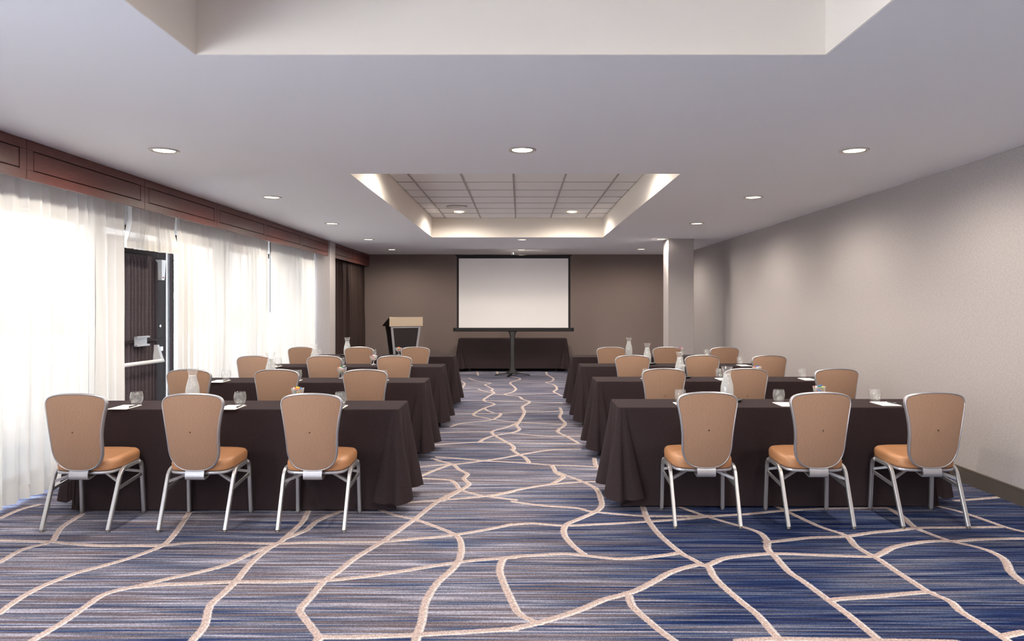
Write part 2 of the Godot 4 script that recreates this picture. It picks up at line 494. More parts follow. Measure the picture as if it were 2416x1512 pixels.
func paint_carpet(x0: float, d0: float, w: float, l: float, cols: int, px: int) -> ImageTexture:
	# streaks: few columns, every row, then stretched sideways
	var n1 := noise(3, 1.0, 2)
	var n2 := noise(5, 1.0, 3)
	var n3 := noise(8, 1.0, 2)
	var n4 := noise(13, 1.0, 2)
	var img := Image.create(cols, px, false, Image.FORMAT_RGB8)
	for r in px:
		var d := d0 + l * (r + 0.5) / px
		for c in cols:
			img.set_pixel(c, r, carpet_color(x0 + w * (c + 0.5) / cols, d, n1, n2, n3, n4))
	img.resize(px, px, Image.INTERPOLATE_BILINEAR)
	# the cream lines of the pattern
	var lines := []
	for a in VEINS:
		var pts := []
		for k in range(0, a.size(), 2):
			pts.append(Vector2(a[k], a[k + 1]))
		lines.append(smooth_path(pts, 4))
	var sx := px / w
	var sy := px / l
	var fray := noise(17, 1.0, 1)
	for pass_ in 2:
		var shift := Vector2(0.007, -0.008) if pass_ == 0 else Vector2(-0.003, 0.003)
		var half := 0.019 if pass_ == 0 else 0.016
		var tone := rgb8(246, 236, 231) if pass_ == 0 else rgb8(216, 194, 186)
		for line in lines:
			for k in line.size() - 1:
				var a: Vector2 = line[k] + shift
				var b: Vector2 = line[k + 1] + shift
				var lo := Vector2(minf(a.x, b.x) - 0.03, minf(a.y, b.y) - 0.03)
				var hi := Vector2(maxf(a.x, b.x) + 0.03, maxf(a.y, b.y) + 0.03)
				if hi.x < x0 or lo.x > x0 + w or hi.y < d0 or lo.y > d0 + l:
					continue
				var ab := b - a
				var len2 := maxf(ab.length_squared(), 1e-9)
				for y in range(maxi(0, int((lo.y - d0) * sy)), mini(px, int((hi.y - d0) * sy) + 1)):
					var pd := d0 + (y + 0.5) / sy
					var j := 0.003 * fray.get_noise_1d(pd * 160.0)
					for x in range(maxi(0, int((lo.x - x0) * sx)), mini(px, int((hi.x - x0) * sx) + 1)):
						var p := Vector2(x0 + (x + 0.5) / sx + j, pd)
						var q := p - a - ab * clampf((p - a).dot(ab) / len2, 0.0, 1.0)
						if q.length_squared() < half * half:
							img.set_pixel(x, y, tone.lerp(img.get_pixel(x, y), 0.12))
	return ImageTexture.create_from_image(img)


func carpet_material(called: String, tex: Texture2D, pile: Texture2D) -> StandardMaterial3D:
	var m := mat(called, Color.WHITE, 0.95)
	m.albedo_texture = tex
	m.detail_enabled = true
	m.detail_albedo = pile
	m.detail_blend_mode = BaseMaterial3D.BLEND_MODE_MUL
	m.detail_uv_layer = BaseMaterial3D.DETAIL_UV_2
	m.metallic_specular = 0.2
	return m


func build_floor() -> void:
	var pile_img := Image.create(512, 512, false, Image.FORMAT_RGB8)
	for y in 512:
		for x in 512:
			var g := rng.randf_range(0.66, 1.0)
			pile_img.set_pixel(x, y, Color(g, g, g))
	var pile := ImageTexture.create_from_image(pile_img)
	var near_left := carpet_material("carpet_near_left", paint_carpet(-4.15, 2.0, 4.0, 4.0, 160, 2048), pile)
	var near_right := carpet_material("carpet_near_right", paint_carpet(-0.15, 2.0, 4.0, 4.0, 160, 2048), pile)
	var far := carpet_material("carpet_far", paint_carpet(-4.15, 6.0, 8.0, 11.0, 200, 2048), pile)
	var mesh := ArrayMesh.new()
	# x0, x1, d0, d1 of each piece of carpet and of the picture laid on it
	for q in [[-4.3, -0.15, 2.0, 6.0, -4.15, 2.0, 4.0, 4.0, near_left], [-0.15, 4.0, 2.0, 6.0, -0.15, 2.0, 4.0, 4.0, near_right], [-4.3, 4.0, 6.0, 17.0, -4.15, 6.0, 8.0, 11.0, far], [-4.3, 4.0, -3.4, 2.0, -4.15, 6.0, 8.0, 11.0, far]]:
		var a := []
		a.resize(Mesh.ARRAY_MAX)
		var v := PackedVector3Array()
		var n := PackedVector3Array()
		var uv := PackedVector2Array()
		var uv2 := PackedVector2Array()
		for c in [[q[0], q[2]], [q[1], q[2]], [q[1], q[3]], [q[0], q[3]]]:
			v.append(Vector3(c[0], 0, -c[1]))
			n.append(Vector3.UP)
			uv.append(Vector2((c[0] - q[4]) / q[6], (c[1] - q[5]) / q[7]))
			uv2.append(Vector2(c[0] * 0.55, c[1] * 0.55))
		a[Mesh.ARRAY_VERTEX] = v
		a[Mesh.ARRAY_NORMAL] = n
		a[Mesh.ARRAY_TEX_UV] = uv
		a[Mesh.ARRAY_TEX_UV2] = uv2
		a[Mesh.ARRAY_INDEX] = PackedInt32Array([0, 2, 1, 0, 3, 2])
		mesh.add_surface_from_arrays(Mesh.PRIMITIVE_TRIANGLES, a)
		mesh.surface_set_material(mesh.get_surface_count() - 1, q[8])
	var root := structure("floor", "patterned blue and grey carpet with cream branching lines", "floor")
	var o := MeshInstance3D.new()
	o.name = "carpet"
	o.mesh = mesh
	root.add_child(o, true)
	var mb := MB.new()
	mb.box(Vector3(-0.15, -0.11, -6.8), Vector3(8.3, 0.2, 20.4))
	part("subfloor", mb.make(), mats.concrete, root)


# ---------------------------------------------------------------- room
func span_box(mb: MB, x0: float, x1: float, y0: float, y1: float, d0: float, d1: float, bev := 0.0) -> void:
	mb.box(Vector3((x0 + x1) / 2, (y0 + y1) / 2, -(d0 + d1) / 2), Vector3(x1 - x0, y1 - y0, d1 - d0), bev)


func build_room() -> void:
	var mb := MB.new()
	# ceiling: plaster slab with two raised coffers
	var rx0 := -1.575
	var rx1 := 1.485
	var holes := [[-2.69, 3.434], [6.535, 12.66]]
	span_box(mb, -4.5, rx0, CEIL, 3.3, -3.5, 17.1)
	span_box(mb, rx1, 4.05, CEIL, 3.3, -3.5, 17.1)
	span_box(mb, rx0, rx1, CEIL, 3.3, -3.5, holes[0][0])
	span_box(mb, rx0, rx1, CEIL, 3.3, holes[0][1], holes[1][0])
	span_box(mb, rx0, rx1, CEIL, 3.3, holes[1][1], 17.1)
	for h in holes:
		span_box(mb, rx0, rx1, 3.14, 3.3, h[0], h[1])
	var ceiling := structure("ceiling", "smooth pale plaster ceiling with two raised rectangular coffers", "ceiling")
	part("plaster", mb.make(), mats.ceiling_paint, ceiling)
	for h in holes:
		mb = MB.new()
		var y0 := CEIL + 0.001
		var t := 0.006
		span_box(mb, rx0, rx0 + t, y0, 3.14, h[0], h[1])
		span_box(mb, rx1 - t, rx1, y0, 3.14, h[0], h[1])
		span_box(mb, rx0 + t, rx1 - t, y0, 3.14, h[0], h[0] + t)
		span_box(mb, rx0 + t, rx1 - t, y0, 3.14, h[1] - t, h[1])
		part("coffer_side", mb.make(), mats.recess_paint, ceiling)
	# lay-in tiles, each on its own
	var xs := [rx0 + 0.01, -1.332, -0.706, -0.08, 0.546, 1.172, rx1 - 0.01]
	var shared := {}
	for h in holes:
		var d: float = h[1] - 0.01
		while d > h[0] + 0.05:
			var d2 := maxf(d - 0.611, h[0] + 0.01)
			for c in 6:
				var w: float = xs[c + 1] - xs[c] - 0.012
				var l := d - d2 - 0.012
				var key := "%d_%d" % [roundi(w * 1000), roundi(l * 1000)]
				if not shared.has(key):
					var tb := MB.new()
					tb.box(Vector3.ZERO, Vector3(w, 0.02, l), 0.003)
					shared[key] = tb.make()
				part("ceiling_tile", shared[key], mats.ceiling_tile, ceiling, Vector3((xs[c] + xs[c + 1]) / 2, RECESS + 0.012 + 0.003 * rng.randf(), -(d + d2) / 2))
			mb = MB.new()
			span_box(mb, xs[0], xs[6], RECESS - 0.001, RECESS + 0.016, d2 - 0.005, d2 + 0.005)
			part("grid_cross_tee", mb.make(), mats.tile_grid, ceiling)
			d = d2
		for c in range(1, 6):
			mb = MB.new()
			span_box(mb, xs[c] - 0.011, xs[c] + 0.011, RECESS - 0.004, RECESS + 0.018, h[0] + 0.01, h[1] - 0.01)
			part("grid_main_tee", mb.make(), mats.groove_dark if false else mats.tile_grid, ceiling)
	# walls
	mb = MB.new()
	span_box(mb, WALL_R, 4.05, -0.02, 3.3, -3.5, 17.1)
	var w := structure("wall_right", "long wall in pale beige linen-weave wallcovering", "wall")
	part("wallcovering", mb.make(), mats.wallcovering, w)
	mb = MB.new()
	span_box(mb, -4.5, WALL_R, -0.02, 3.3, -WALL_BACK, -WALL_BACK + 0.2)
	w = structure("wall_back", "end wall in darker taupe wallcovering behind the projection screen", "wall")
	part("wallcovering", mb.make(), mats.accent_covering, w)
	mb = MB.new()
	span_box(mb, -4.5, WALL_R, -0.02, 3.3, -3.5, -WALL_FRONT)
	w = structure("wall_front", "plain beige wall at the camera end of the room", "wall")
	part("wallcovering", mb.make(), mats.wallcovering, w)
	mb = MB.new()
	span_box(mb, -4.3, -4.1, 2.38, CEIL + 0.01, -3.5, 13.3)
	span_box(mb, -4.3, -4.1, -0.02, CEIL + 0.01, 13.3, 17.1)
	span_box(mb, -4.3, -4.1, -0.02, 2.38, -3.5, -3.2)
	w = structure("wall_left", "window wall with beige header above the glazing", "wall")
	part("header", mb.make(), mats.wallcovering, w)
	mb = MB.new()
	span_box(mb, -4.1, -3.575, 0, CEIL, 13.3, 13.7)
	w = structure("wall_pilaster_left", "beige covered pier between white sheers and dark drape", "pillar")
	part("pier", mb.make(), mats.wallcovering, w)
	mb = MB.new()
	span_box(mb, 2.70, 3.167, 0, CEIL, 12.9, 13.34, 0.004)
	w = structure("wall_pillar_right", "square freestanding pillar in beige linen wallcovering", "pillar")
	part("pillar_cladding", mb.make(), mats.wallcovering, w)
	# skirting boards
	for s in [["baseboard_right", "dark taupe baseboard along the beige right wall", WALL_R - 0.018, WALL_R, -3.3, 16.9], ["baseboard_back", "dark taupe baseboard below the projection screen wall", -3.5, WALL_R - 0.018, 16.882, 16.9]]:
		mb = MB.new()
		span_box(mb, s[2], s[3], 0.0, 0.105, s[4], s[5])
		span_box(mb, s[2] + (0.006 if s[0] == "baseboard_right" else 0.0), s[3], 0.105, 0.132, s[4] + (0.0 if s[0] == "baseboard_right" else 0.006), s[5], 0.003)
		w = structure(s[0], s[1], "baseboard")
		part("board", mb.make(), mats.baseboard, w)
	build_cornice("trim_1", "long dark mahogany cornice box above the white sheer curtains", [-1.33, 0.29, 1.92, 3.54, 5.165, 6.79, 8.41, 10.03, 11.65, 13.27])
	build_cornice("trim_2", "short dark mahogany cornice box above the dark brown drape", [13.72, 15.3, 16.88])


func build_cornice(called: String, label: String, seams: Array) -> void:
	var root := structure(called, label, "cornice")
	var y0 := 2.45
	var y1 := CEIL - 0.004
	var shared_frame := {}
	for k in seams.size() - 1:
		var a: float = seams[k] + 0.002
		var b: float = seams[k + 1] - 0.002
		var mb := MB.new()
		var m := 0.07
		var g := 0.007
		# frame round a sunk groove, then the inner field
		span_box(mb, -3.625, -3.60, y0, y0 + m, a, b, 0.0015)
		span_box(mb, -3.625, -3.60, y1 - m, y1, a, b, 0.0015)
		span_box(mb, -3.625, -3.60, y0 + m, y1 - m, a, a + m)
		span_box(mb, -3.625, -3.60, y0 + m, y1 - m, b - m, b)
		var f := part("cornice_board", mb.make(), mats.cornice_wood, root)
		mb = MB.new()
		span_box(mb, -3.62, -3.6005, y0 + m + g, y1 - m - g, a + m + g, b - m - g, 0.0015)
		part("inset_field", mb.make(), mats.cornice_wood, f)
		mb = MB.new()
		span_box(mb, -3.632, -3.614, y0 + 0.004, y1, a, b)
		part("backing", mb.make(), mats.groove_dark, f)
	var mb2 := MB.new()
	span_box(mb2, -3.65, -3.634, y0 + 0.01, y1, seams[0], seams[-1])
	part("back_rail", mb2.make(), mats.cornice_wood, root)


func build_glazing() -> void:
	# dark bronze window frames from floor to header, with clear panes
	var runs := [["window_1", "wide window behind the white sheer curtain nearest the camera", -3.2, 7.1, 7], ["window_2", "window behind the white sheers between door and pier", 8.5, 13.28, 3]]
	for r in runs:
		var w := structure(r[0], r[1], "window")
		var step: float = (r[3] - r[2]) / r[4]
		for k in int(r[4]) + 1:
			var d: float = r[2] + step * k
			var mb := MB.new()
			span_box(mb, -4.25, -4.17, 0.0, 2.38, maxf(d - 0.03, r[2]), minf(d + 0.03, r[3]), 0.004)
			part("mullion", mb.make(), mats.bronze_frame, w)
		for y in [[0.0, 0.09], [2.31, 2.38]]:
			var mb := MB.new()
			span_box(mb, -4.245, -4.175, y[0], y[1], r[2], r[3])
			part("frame_rail", mb.make(), mats.bronze_frame, w)
		for k in r[4]:
			var mb := MB.new()
			span_box(mb, -4.212, -4.206, 0.09, 2.31, r[2] + step * k + 0.03, r[2] + step * (k + 1) - 0.03)
			part("pane", mb.make(), mats.pane_glass, w)
	# door between the two
	var door := structure("door_1", "dark bronze exit door with a gathered dark curtain and push bar", "door")
	var mb := MB.new()
	span_box(mb, -4.23, -4.185, 0.01, 2.17, 8.14, 8.345, 0.004)
	part("lock_stile", mb.make(), mats.bronze_frame, door)
	mb = MB.new()
	span_box(mb, -4.23, -4.185, 0.01, 2.17, 7.13, 7.25, 0.004)
	part("hinge_stile", mb.make(), mats.bronze_frame, door)
	mb = MB.new()
	span_box(mb, -4.23, -4.185, 0.01, 0.25, 7.25, 8.14, 0.004)
	part("bottom_rail", mb.make(), mats.bronze_frame, door)
	mb = MB.new()
	span_box(mb, -4.23, -4.185, 2.06, 2.17, 7.25, 8.14, 0.004)
	part("top_rail", mb.make(), mats.bronze_frame, door)
	mb = MB.new()
	span_box(mb, -4.216, -4.21, 0.25, 2.06, 7.25, 8.14)
	part("pane", mb.make(), mats.pane_glass, door)
	mb = MB.new()
	span_box(mb, -4.245, -4.175, 2.18, 2.26, 7.1, 8.37, 0.004)
	span_box(mb, -4.245, -4.175, 2.33, 2.38, 7.1, 8.37)
	part("transom_bar", mb.make(), mats.bronze_frame, door)
	mb = MB.new()
	span_box(mb, -4.212, -4.206, 2.26, 2.33, 7.13, 8.34)
	part("transom_pane", mb.make(), mats.pane_glass, door)
	mb = MB.new()
	span_box(mb, -4.245, -4.175, 0.0, 2.38, 8.35, 8.38)
	part("jamb", mb.make(), mats.silver_paint, door)
	mb = MB.new()
	span_box(mb, -4.212, -4.206, 0.0, 2.38, 8.38, 8.5)
	part("sidelight_pane", mb.make(), mats.pane_glass, door)
	# gathered cloth on the door
	var rows := []
	for y in [2.08, 2.06, 2.04, 2.02, 1.6, 1.2, 0.8, 0.4, 0.28]:
		var row := []
		for k in 161:
			var s := k / 160.0
			var amp := 0.005 if y > 2.03 else 0.018
			var freq := 40.0 if y > 2.03 else 13.0
			row.append(Vector3(-4.165 + amp * sin(s * TAU_F * freq + 0.6 * sin(s * 31.0)) + 0.004 * sin(s * 17.0 + y), y, -lerpf(7.2, 8.15, s)))
		rows.append(row)
	mb = MB.new()
	mb.grid(rows)
	part("door_curtain", mb.make(), mats.door_drape, door)
	# push bar on two arms
	var bar := MB.new()
	bar.tube([Vector3(-4.05, 0.915, -7.2), Vector3(-4.05, 0.905, -8.02)], 0.021, 14)
	var pb := part("push_bar", bar.make(), mats.white_plastic, door)
	bar = MB.new()
	bar.hexa([Vector3(-4.15, 0.9, -8.0), Vector3(-4.05, 0.885, -8.0), Vector3(-4.05, 0.885, -8.07), Vector3(-4.15, 0.9, -8.07)], [Vector3(-4.15, 1.08, -8.02), Vector3(-4.11, 1.08, -8.02), Vector3(-4.11, 1.08, -8.06), Vector3(-4.15, 1.08, -8.06)])
	part("arm", bar.make(), mats.white_plastic, pb)
	bar = MB.new()
	bar.hexa([Vector3(-4.15, 0.89, -7.18), Vector3(-4.05, 0.895, -7.18), Vector3(-4.05, 0.895, -7.23), Vector3(-4.15, 0.89, -7.23)], [Vector3(-4.15, 1.05, -7.19), Vector3(-4.11, 1.05, -7.19), Vector3(-4.11, 1.05, -7.22), Vector3(-4.15, 1.05, -7.22)])
	part("arm", bar.make(), mats.white_plastic, pb)
	bar = MB.new()
	bar.box(Vector3(-4.13, 1.03, -8.13), Vector3(0.03, 0.05, 0.07), 0.004)
	part("latch_case", bar.make(), mats.silver_paint, pb)
	# rail with a silver pull at hand height, alarm box, lock
	bar = MB.new()
	bar.box(Vector3(-4.13, 1.14, -7.68), Vector3(0.02, 0.028, 0.96), 0.003)
	var rail := part("cross_rail", bar.make(), mats.bronze_frame, door)
	bar = MB.new()
	for y in [1.185, 1.095]:
		bar.box(Vector3(-4.1, y, -7.68), Vector3(0.035, 0.02, 0.26), 0.003)
	bar.box(Vector3(-4.118, 1.14, -7.68), Vector3(0.012, 0.1, 0.25), 0.003)
	part("pull_plate", bar.make(), mats.silver_paint, rail)
	bar = MB.new()
	bar.hexa([Vector3(-4.18, 1.82, -8.14), Vector3(-4.12, 1.82, -8.14), Vector3(-4.12, 1.82, -8.2), Vector3(-4.18, 1.82, -8.2)], [Vector3(-4.18, 2.05, -8.1), Vector3(-4.1, 2.05, -8.1), Vector3(-4.1, 2.05, -8.2), Vector3(-4.18, 2.05, -8.2)])
	var alarm := part("alarm_box", bar.make(), mats.white_plastic, door)
	bar = MB.new()
	bar.box(Vector3(-4.117, 1.85, -8.165), Vector3(0.012, 0.014, 0.018))
	part("alarm_light", bar.make(), mats.red_plastic, alarm)
	bar = MB.new()
	bar.tube([Vector3(-4.19, 1.29, -8.2), Vector3(-4.165, 1.29, -8.2)], 0.018, 12)
	part("lock_cylinder", bar.make(), mats.chrome, door)


# ---------------------------------------------------------------- curtains
func curtain_rows(d0: float, d1: float, x: float, top: float, bottom: float, pitch: float, amp: float, seed_: int, sway := 0.02, rows_n := 14) -> Array:
	var n := noise(seed_, 1.0, 2)
	var cols := int((d1 - d0) / pitch * 12.0)
	var rows := []
	for r in rows_n:
		var v := float(r) / (rows_n - 1)
		var y := lerpf(top, bottom, v)
		var row := []
		for k in cols + 1:
			var s := lerpf(d0, d1, float(k) / cols)
			var ph := s / pitch * TAU_F + 1.1 * n.get_noise_1d(s * 2.2) * TAU_F * (0.35 + 0.25 * v)
			var a := amp * (0.55 + 0.45 * smoothstep(0.0, 0.25, v)) * (0.75 + 0.6 * n.get_noise_2d(s * 1.7, 40.0))
			# pinch pleats: narrow ridges towards the room at the head, rounder below
			var w := sin(ph)
			w = lerpf(signf(w) * pow(absf(w), 1.6), w, v)
			row.append(Vector3(x + a * w + sway * v * n.get_noise_2d(s * 0.8, 9.0 + v), y, -(s + 0.25 * a * cos(ph) + 0.02 * v * n.get_noise_2d(s * 1.3, 70.0))))
		rows.append(row)
	return rows


func build_curtain(called: String, label: String, group: String, d0: float, d1: float, seed_: int) -> void:
	var t := thing(called, label, "curtain", Vector3.ZERO, 0.0, group)
	var rows := curtain_rows(d0, d1, CURTAIN_X, 2.62, 0.13, 0.145, 0.042, seed_)
	var mb := MB.new()
	mb.grid(rows)
	part("fabric", mb.make(), mats.sheer, t)
	# turned-up hem of double cloth below
	var last: Array = rows[-1]
	var r2 := []
	var r3 := []
	for p in last:
		r2.append(p + Vector3(0, -0.055, 0))
		r3.append(p + Vector3(0, -0.11, 0))
	mb = MB.new()
	mb.grid([last, r2, r3])
	part("hem", mb.make(), mats.sheer_hem, t)


func build_curtains() -> void:
	var g := "white sheer curtains along the window wall"
	build_curtain("sheer_curtain", "white sheer curtain hanging from cornice to floor beside the front row", g, 2.0, 6.93, 71)
	build_curtain("sheer_curtain", "white sheer curtain between the exit door and the hanging wand", g, 7.97, 10.86, 72)
	build_curtain("sheer_curtain", "white sheer curtain farthest along, between wand and beige pier", g, 10.93, 13.26, 73)
	# short valance over the door
	var t := thing("door_valance", "short white sheer valance gathered above the exit door", "curtain")
	var rows := curtain_rows(6.98, 7.93, CURTAIN_X, 2.62, 2.17, 0.1, 0.026, 75, 0.05, 8)
	var mb := MB.new()
	mb.grid(rows)
	part("fabric", mb.make(), mats.sheer, t)
	var last: Array = rows[-1]
	var r2 := []
	for p in last:
		r2.append(p + Vector3(0, -0.07, 0))
	mb = MB.new()
	mb.grid([last, r2])
	part("hem", mb.make(), mats.sheer_hem, t)
	# track that the sheers and the valance hang from, hidden behind the cornice
	var track := structure("trim_3", "curtain track hidden behind the long cornice", "track")
	mb = MB.new()
	span_box(mb, CURTAIN_X - 0.06, CURTAIN_X + 0.09, 2.615, CEIL - 0.002, 1.95, 13.28)
	part("rail", mb.make(), mats.white_plastic, track)
	# draw wand
	t = thing("curtain_wand", "thin dark draw wand hanging between two white sheers", "curtain wand", Vector3(CURTAIN_X + 0.075, 0, -10.75))
	mb = MB.new()
	mb.tube([Vector3(0, 2.56, 0), Vector3(0, 1.42, 0)], 0.006, 8)
	part("rod", mb.make(), mats.bronze_frame, t)
	mb = MB.new()
	mb.tube([Vector3(0, 2.616, 0), Vector3(0, 2.55, 0)], 0.011, 8)
	part("clip", mb.make(), mats.white_plastic, t)
	# dark drape in the far bay
	t = thing("dark_drape", "dark brown pleated drape under the short cornice", "curtain")
	mb = MB.new()
	mb.grid(curtain_rows(13.74, 16.84, -3.72, 2.6, 0.02, 0.13, 0.05, 77, 0.05))
	part("fabric", mb.make(), mats.dark_drape, t)

# ---------------------------------------------------------------- lamps
func downlight(label: String, at: Vector3, energy: float) -> void:
	var t := thing("recessed_downlight", label, "ceiling light", at, 0.0, "recessed downlights in the ceiling")
	var mb := MB.new()
	mb.lathe([Vector2(0.088, 0.0), Vector2(0.09, -0.006), Vector2(0.098, -0.009), Vector2(0.108, -0.006), Vector2(0.111, 0.0), Vector2(0.088, 0.0)], 32)
	part("trim_ring", mb.make(), mats.lamp_ring, t)
	mb = MB.new()
	mb.lathe([Vector2(0.08, -0.0012), Vector2(0.084, -0.004), Vector2(0.089, -0.0045), Vector2(0.089, -0.0008), Vector2(0.08, -0.0012)], 32)
	part("baffle", mb.make(), mats.lamp_baffle, t)
	mb = MB.new()
	mb.lathe([Vector2(0.0005, -0.0005), Vector2(0.081, -0.0005), Vector2(0.081, -0.002), Vector2(0.04, -0.003), Vector2(0.0005, -0.0032)], 32)
	part("lens", mb.make(), mats.lamp_lens, t)
	var l := SpotLight3D.new()
	l.name = "lamp_beam"
	l.position = Vector3(0, -0.012, 0)
	l.rotation_degrees = Vector3(-90, 0, 0)
	l.light_color = rgb8(255, 243, 228)
	l.light_energy = energy
	l.light_size = 0.08
	l.spot_angle = 88.0
	l.spot_angle_attenuation = 0.6
	l.spot_range = 12.0
	l.spot_attenuation = 2.0
	l.shadow_enabled = true
	t.add_child(l, true)


func build_lamps() -> void:
	var e := LAMP_ENERGY
	var rows := [["over the front row", 5.55], ["over the second row", 7.95], ["over the third row", 10.5], ["over the last row", 13.02], ["close to the screen wall", 15.4]]
	for r in rows:
		downlight("round recessed downlight %s on the curtain side" % r[0], Vector3(-2.79, CEIL, -r[1]), e)
		downlight("round recessed downlight %s on the plain wall side" % r[0], Vector3(2.62 if r[1] != 13.02 else 2.585, CEIL, -r[1] + (0.08 if r[1] == 13.02 else 0.1 if r[1] > 15.0 else 0.0)), e)
	downlight("round recessed downlight on the centre line between the two coffers", Vector3(0.017, CEIL, -5.53), e)
	downlight("round recessed downlight on the centre line just past the tiled coffer", Vector3(0.04, CEIL, -13.07), e)
	downlight("round recessed downlight on the centre line in front of the screen", Vector3(0.03, CEIL, -15.47), e)
	downlight("round downlight set in the tiled coffer beside the round speaker", Vector3(-1.02, RECESS - 0.004, -11.83), e)
	downlight("round downlight set in the tiled coffer on the plain wall side", Vector3(0.87, RECESS - 0.004, -11.83), e)
	for x in [-1.02, 0.87]:
		downlight("round downlight set in the tiled coffer out of view near the front, " + ("curtain side" if x < 0 else "wall side"), Vector3(x, RECESS - 0.004, -7.55), e)
		downlight("round downlight in the coffer above the camera, " + ("curtain side" if x < 0 else "wall side"), Vector3(x, RECESS - 0.004, -1.6), e)
	for d in [3.1, 0.6, -1.9]:
		downlight("round recessed downlight beside the camera coffer, curtain side, " + ["first", "second", "third"][[3.1, 0.6, -1.9].find(d)], Vector3(-2.79, CEIL, -d), e)
		downlight("round recessed downlight beside the camera coffer, wall side, " + ["first", "second", "third"][[3.1, 0.6, -1.9].find(d)], Vector3(2.62, CEIL, -d), e)
	var t := thing("ceiling_speaker", "round flush ceiling speaker grille in the tiled coffer", "speaker", Vector3(-1.0, RECESS - 0.004, -11.2))
	var mb := MB.new()
	mb.lathe([Vector2(0.0005, -0.004), Vector2(0.145, -0.004), Vector2(0.145, 0.0), Vector2(0.0005, 0.0)], 36)
	part("grille", mb.make(), mats.speaker_grille, t)
	mb = MB.new()
	mb.lathe([Vector2(0.145, 0.0), Vector2(0.147, -0.009), Vector2(0.16, -0.008), Vector2(0.165, 0.0), Vector2(0.145, 0.0)], 36)
	part("rim", mb.make(), mats.lamp_ring, t)


# ---------------------------------------------------------------- chairs
func chair_back_z(x: float, y: float) -> float:
	# y from 0 at the foot of the back to 0.525 at its head
	return 0.182 + 0.115 * y + 0.03 * sin(y * 6.0) - 0.75 * x * x


func chair_outline() -> Array:
	var half := [[0.0, 0.0], [0.055, 0.003], [0.098, 0.016], [0.132, 0.042], [0.155, 0.083], [0.165, 0.13], [0.167, 0.18], [0.171, 0.25], [0.181, 0.33], [0.193, 0.40], [0.200, 0.435], [0.202, 0.462], [0.191, 0.489], [0.163, 0.506], [0.11, 0.518], [0.05, 0.5238], [0.0, 0.525]]
	var pts := []
	for p in half:
		pts.append(Vector2(p[0], p[1]))
	for k in range(half.size() - 2, 0, -1):
		pts.append(Vector2(-half[k][0], half[k][1]))
	return smooth_path(pts, 2, true)


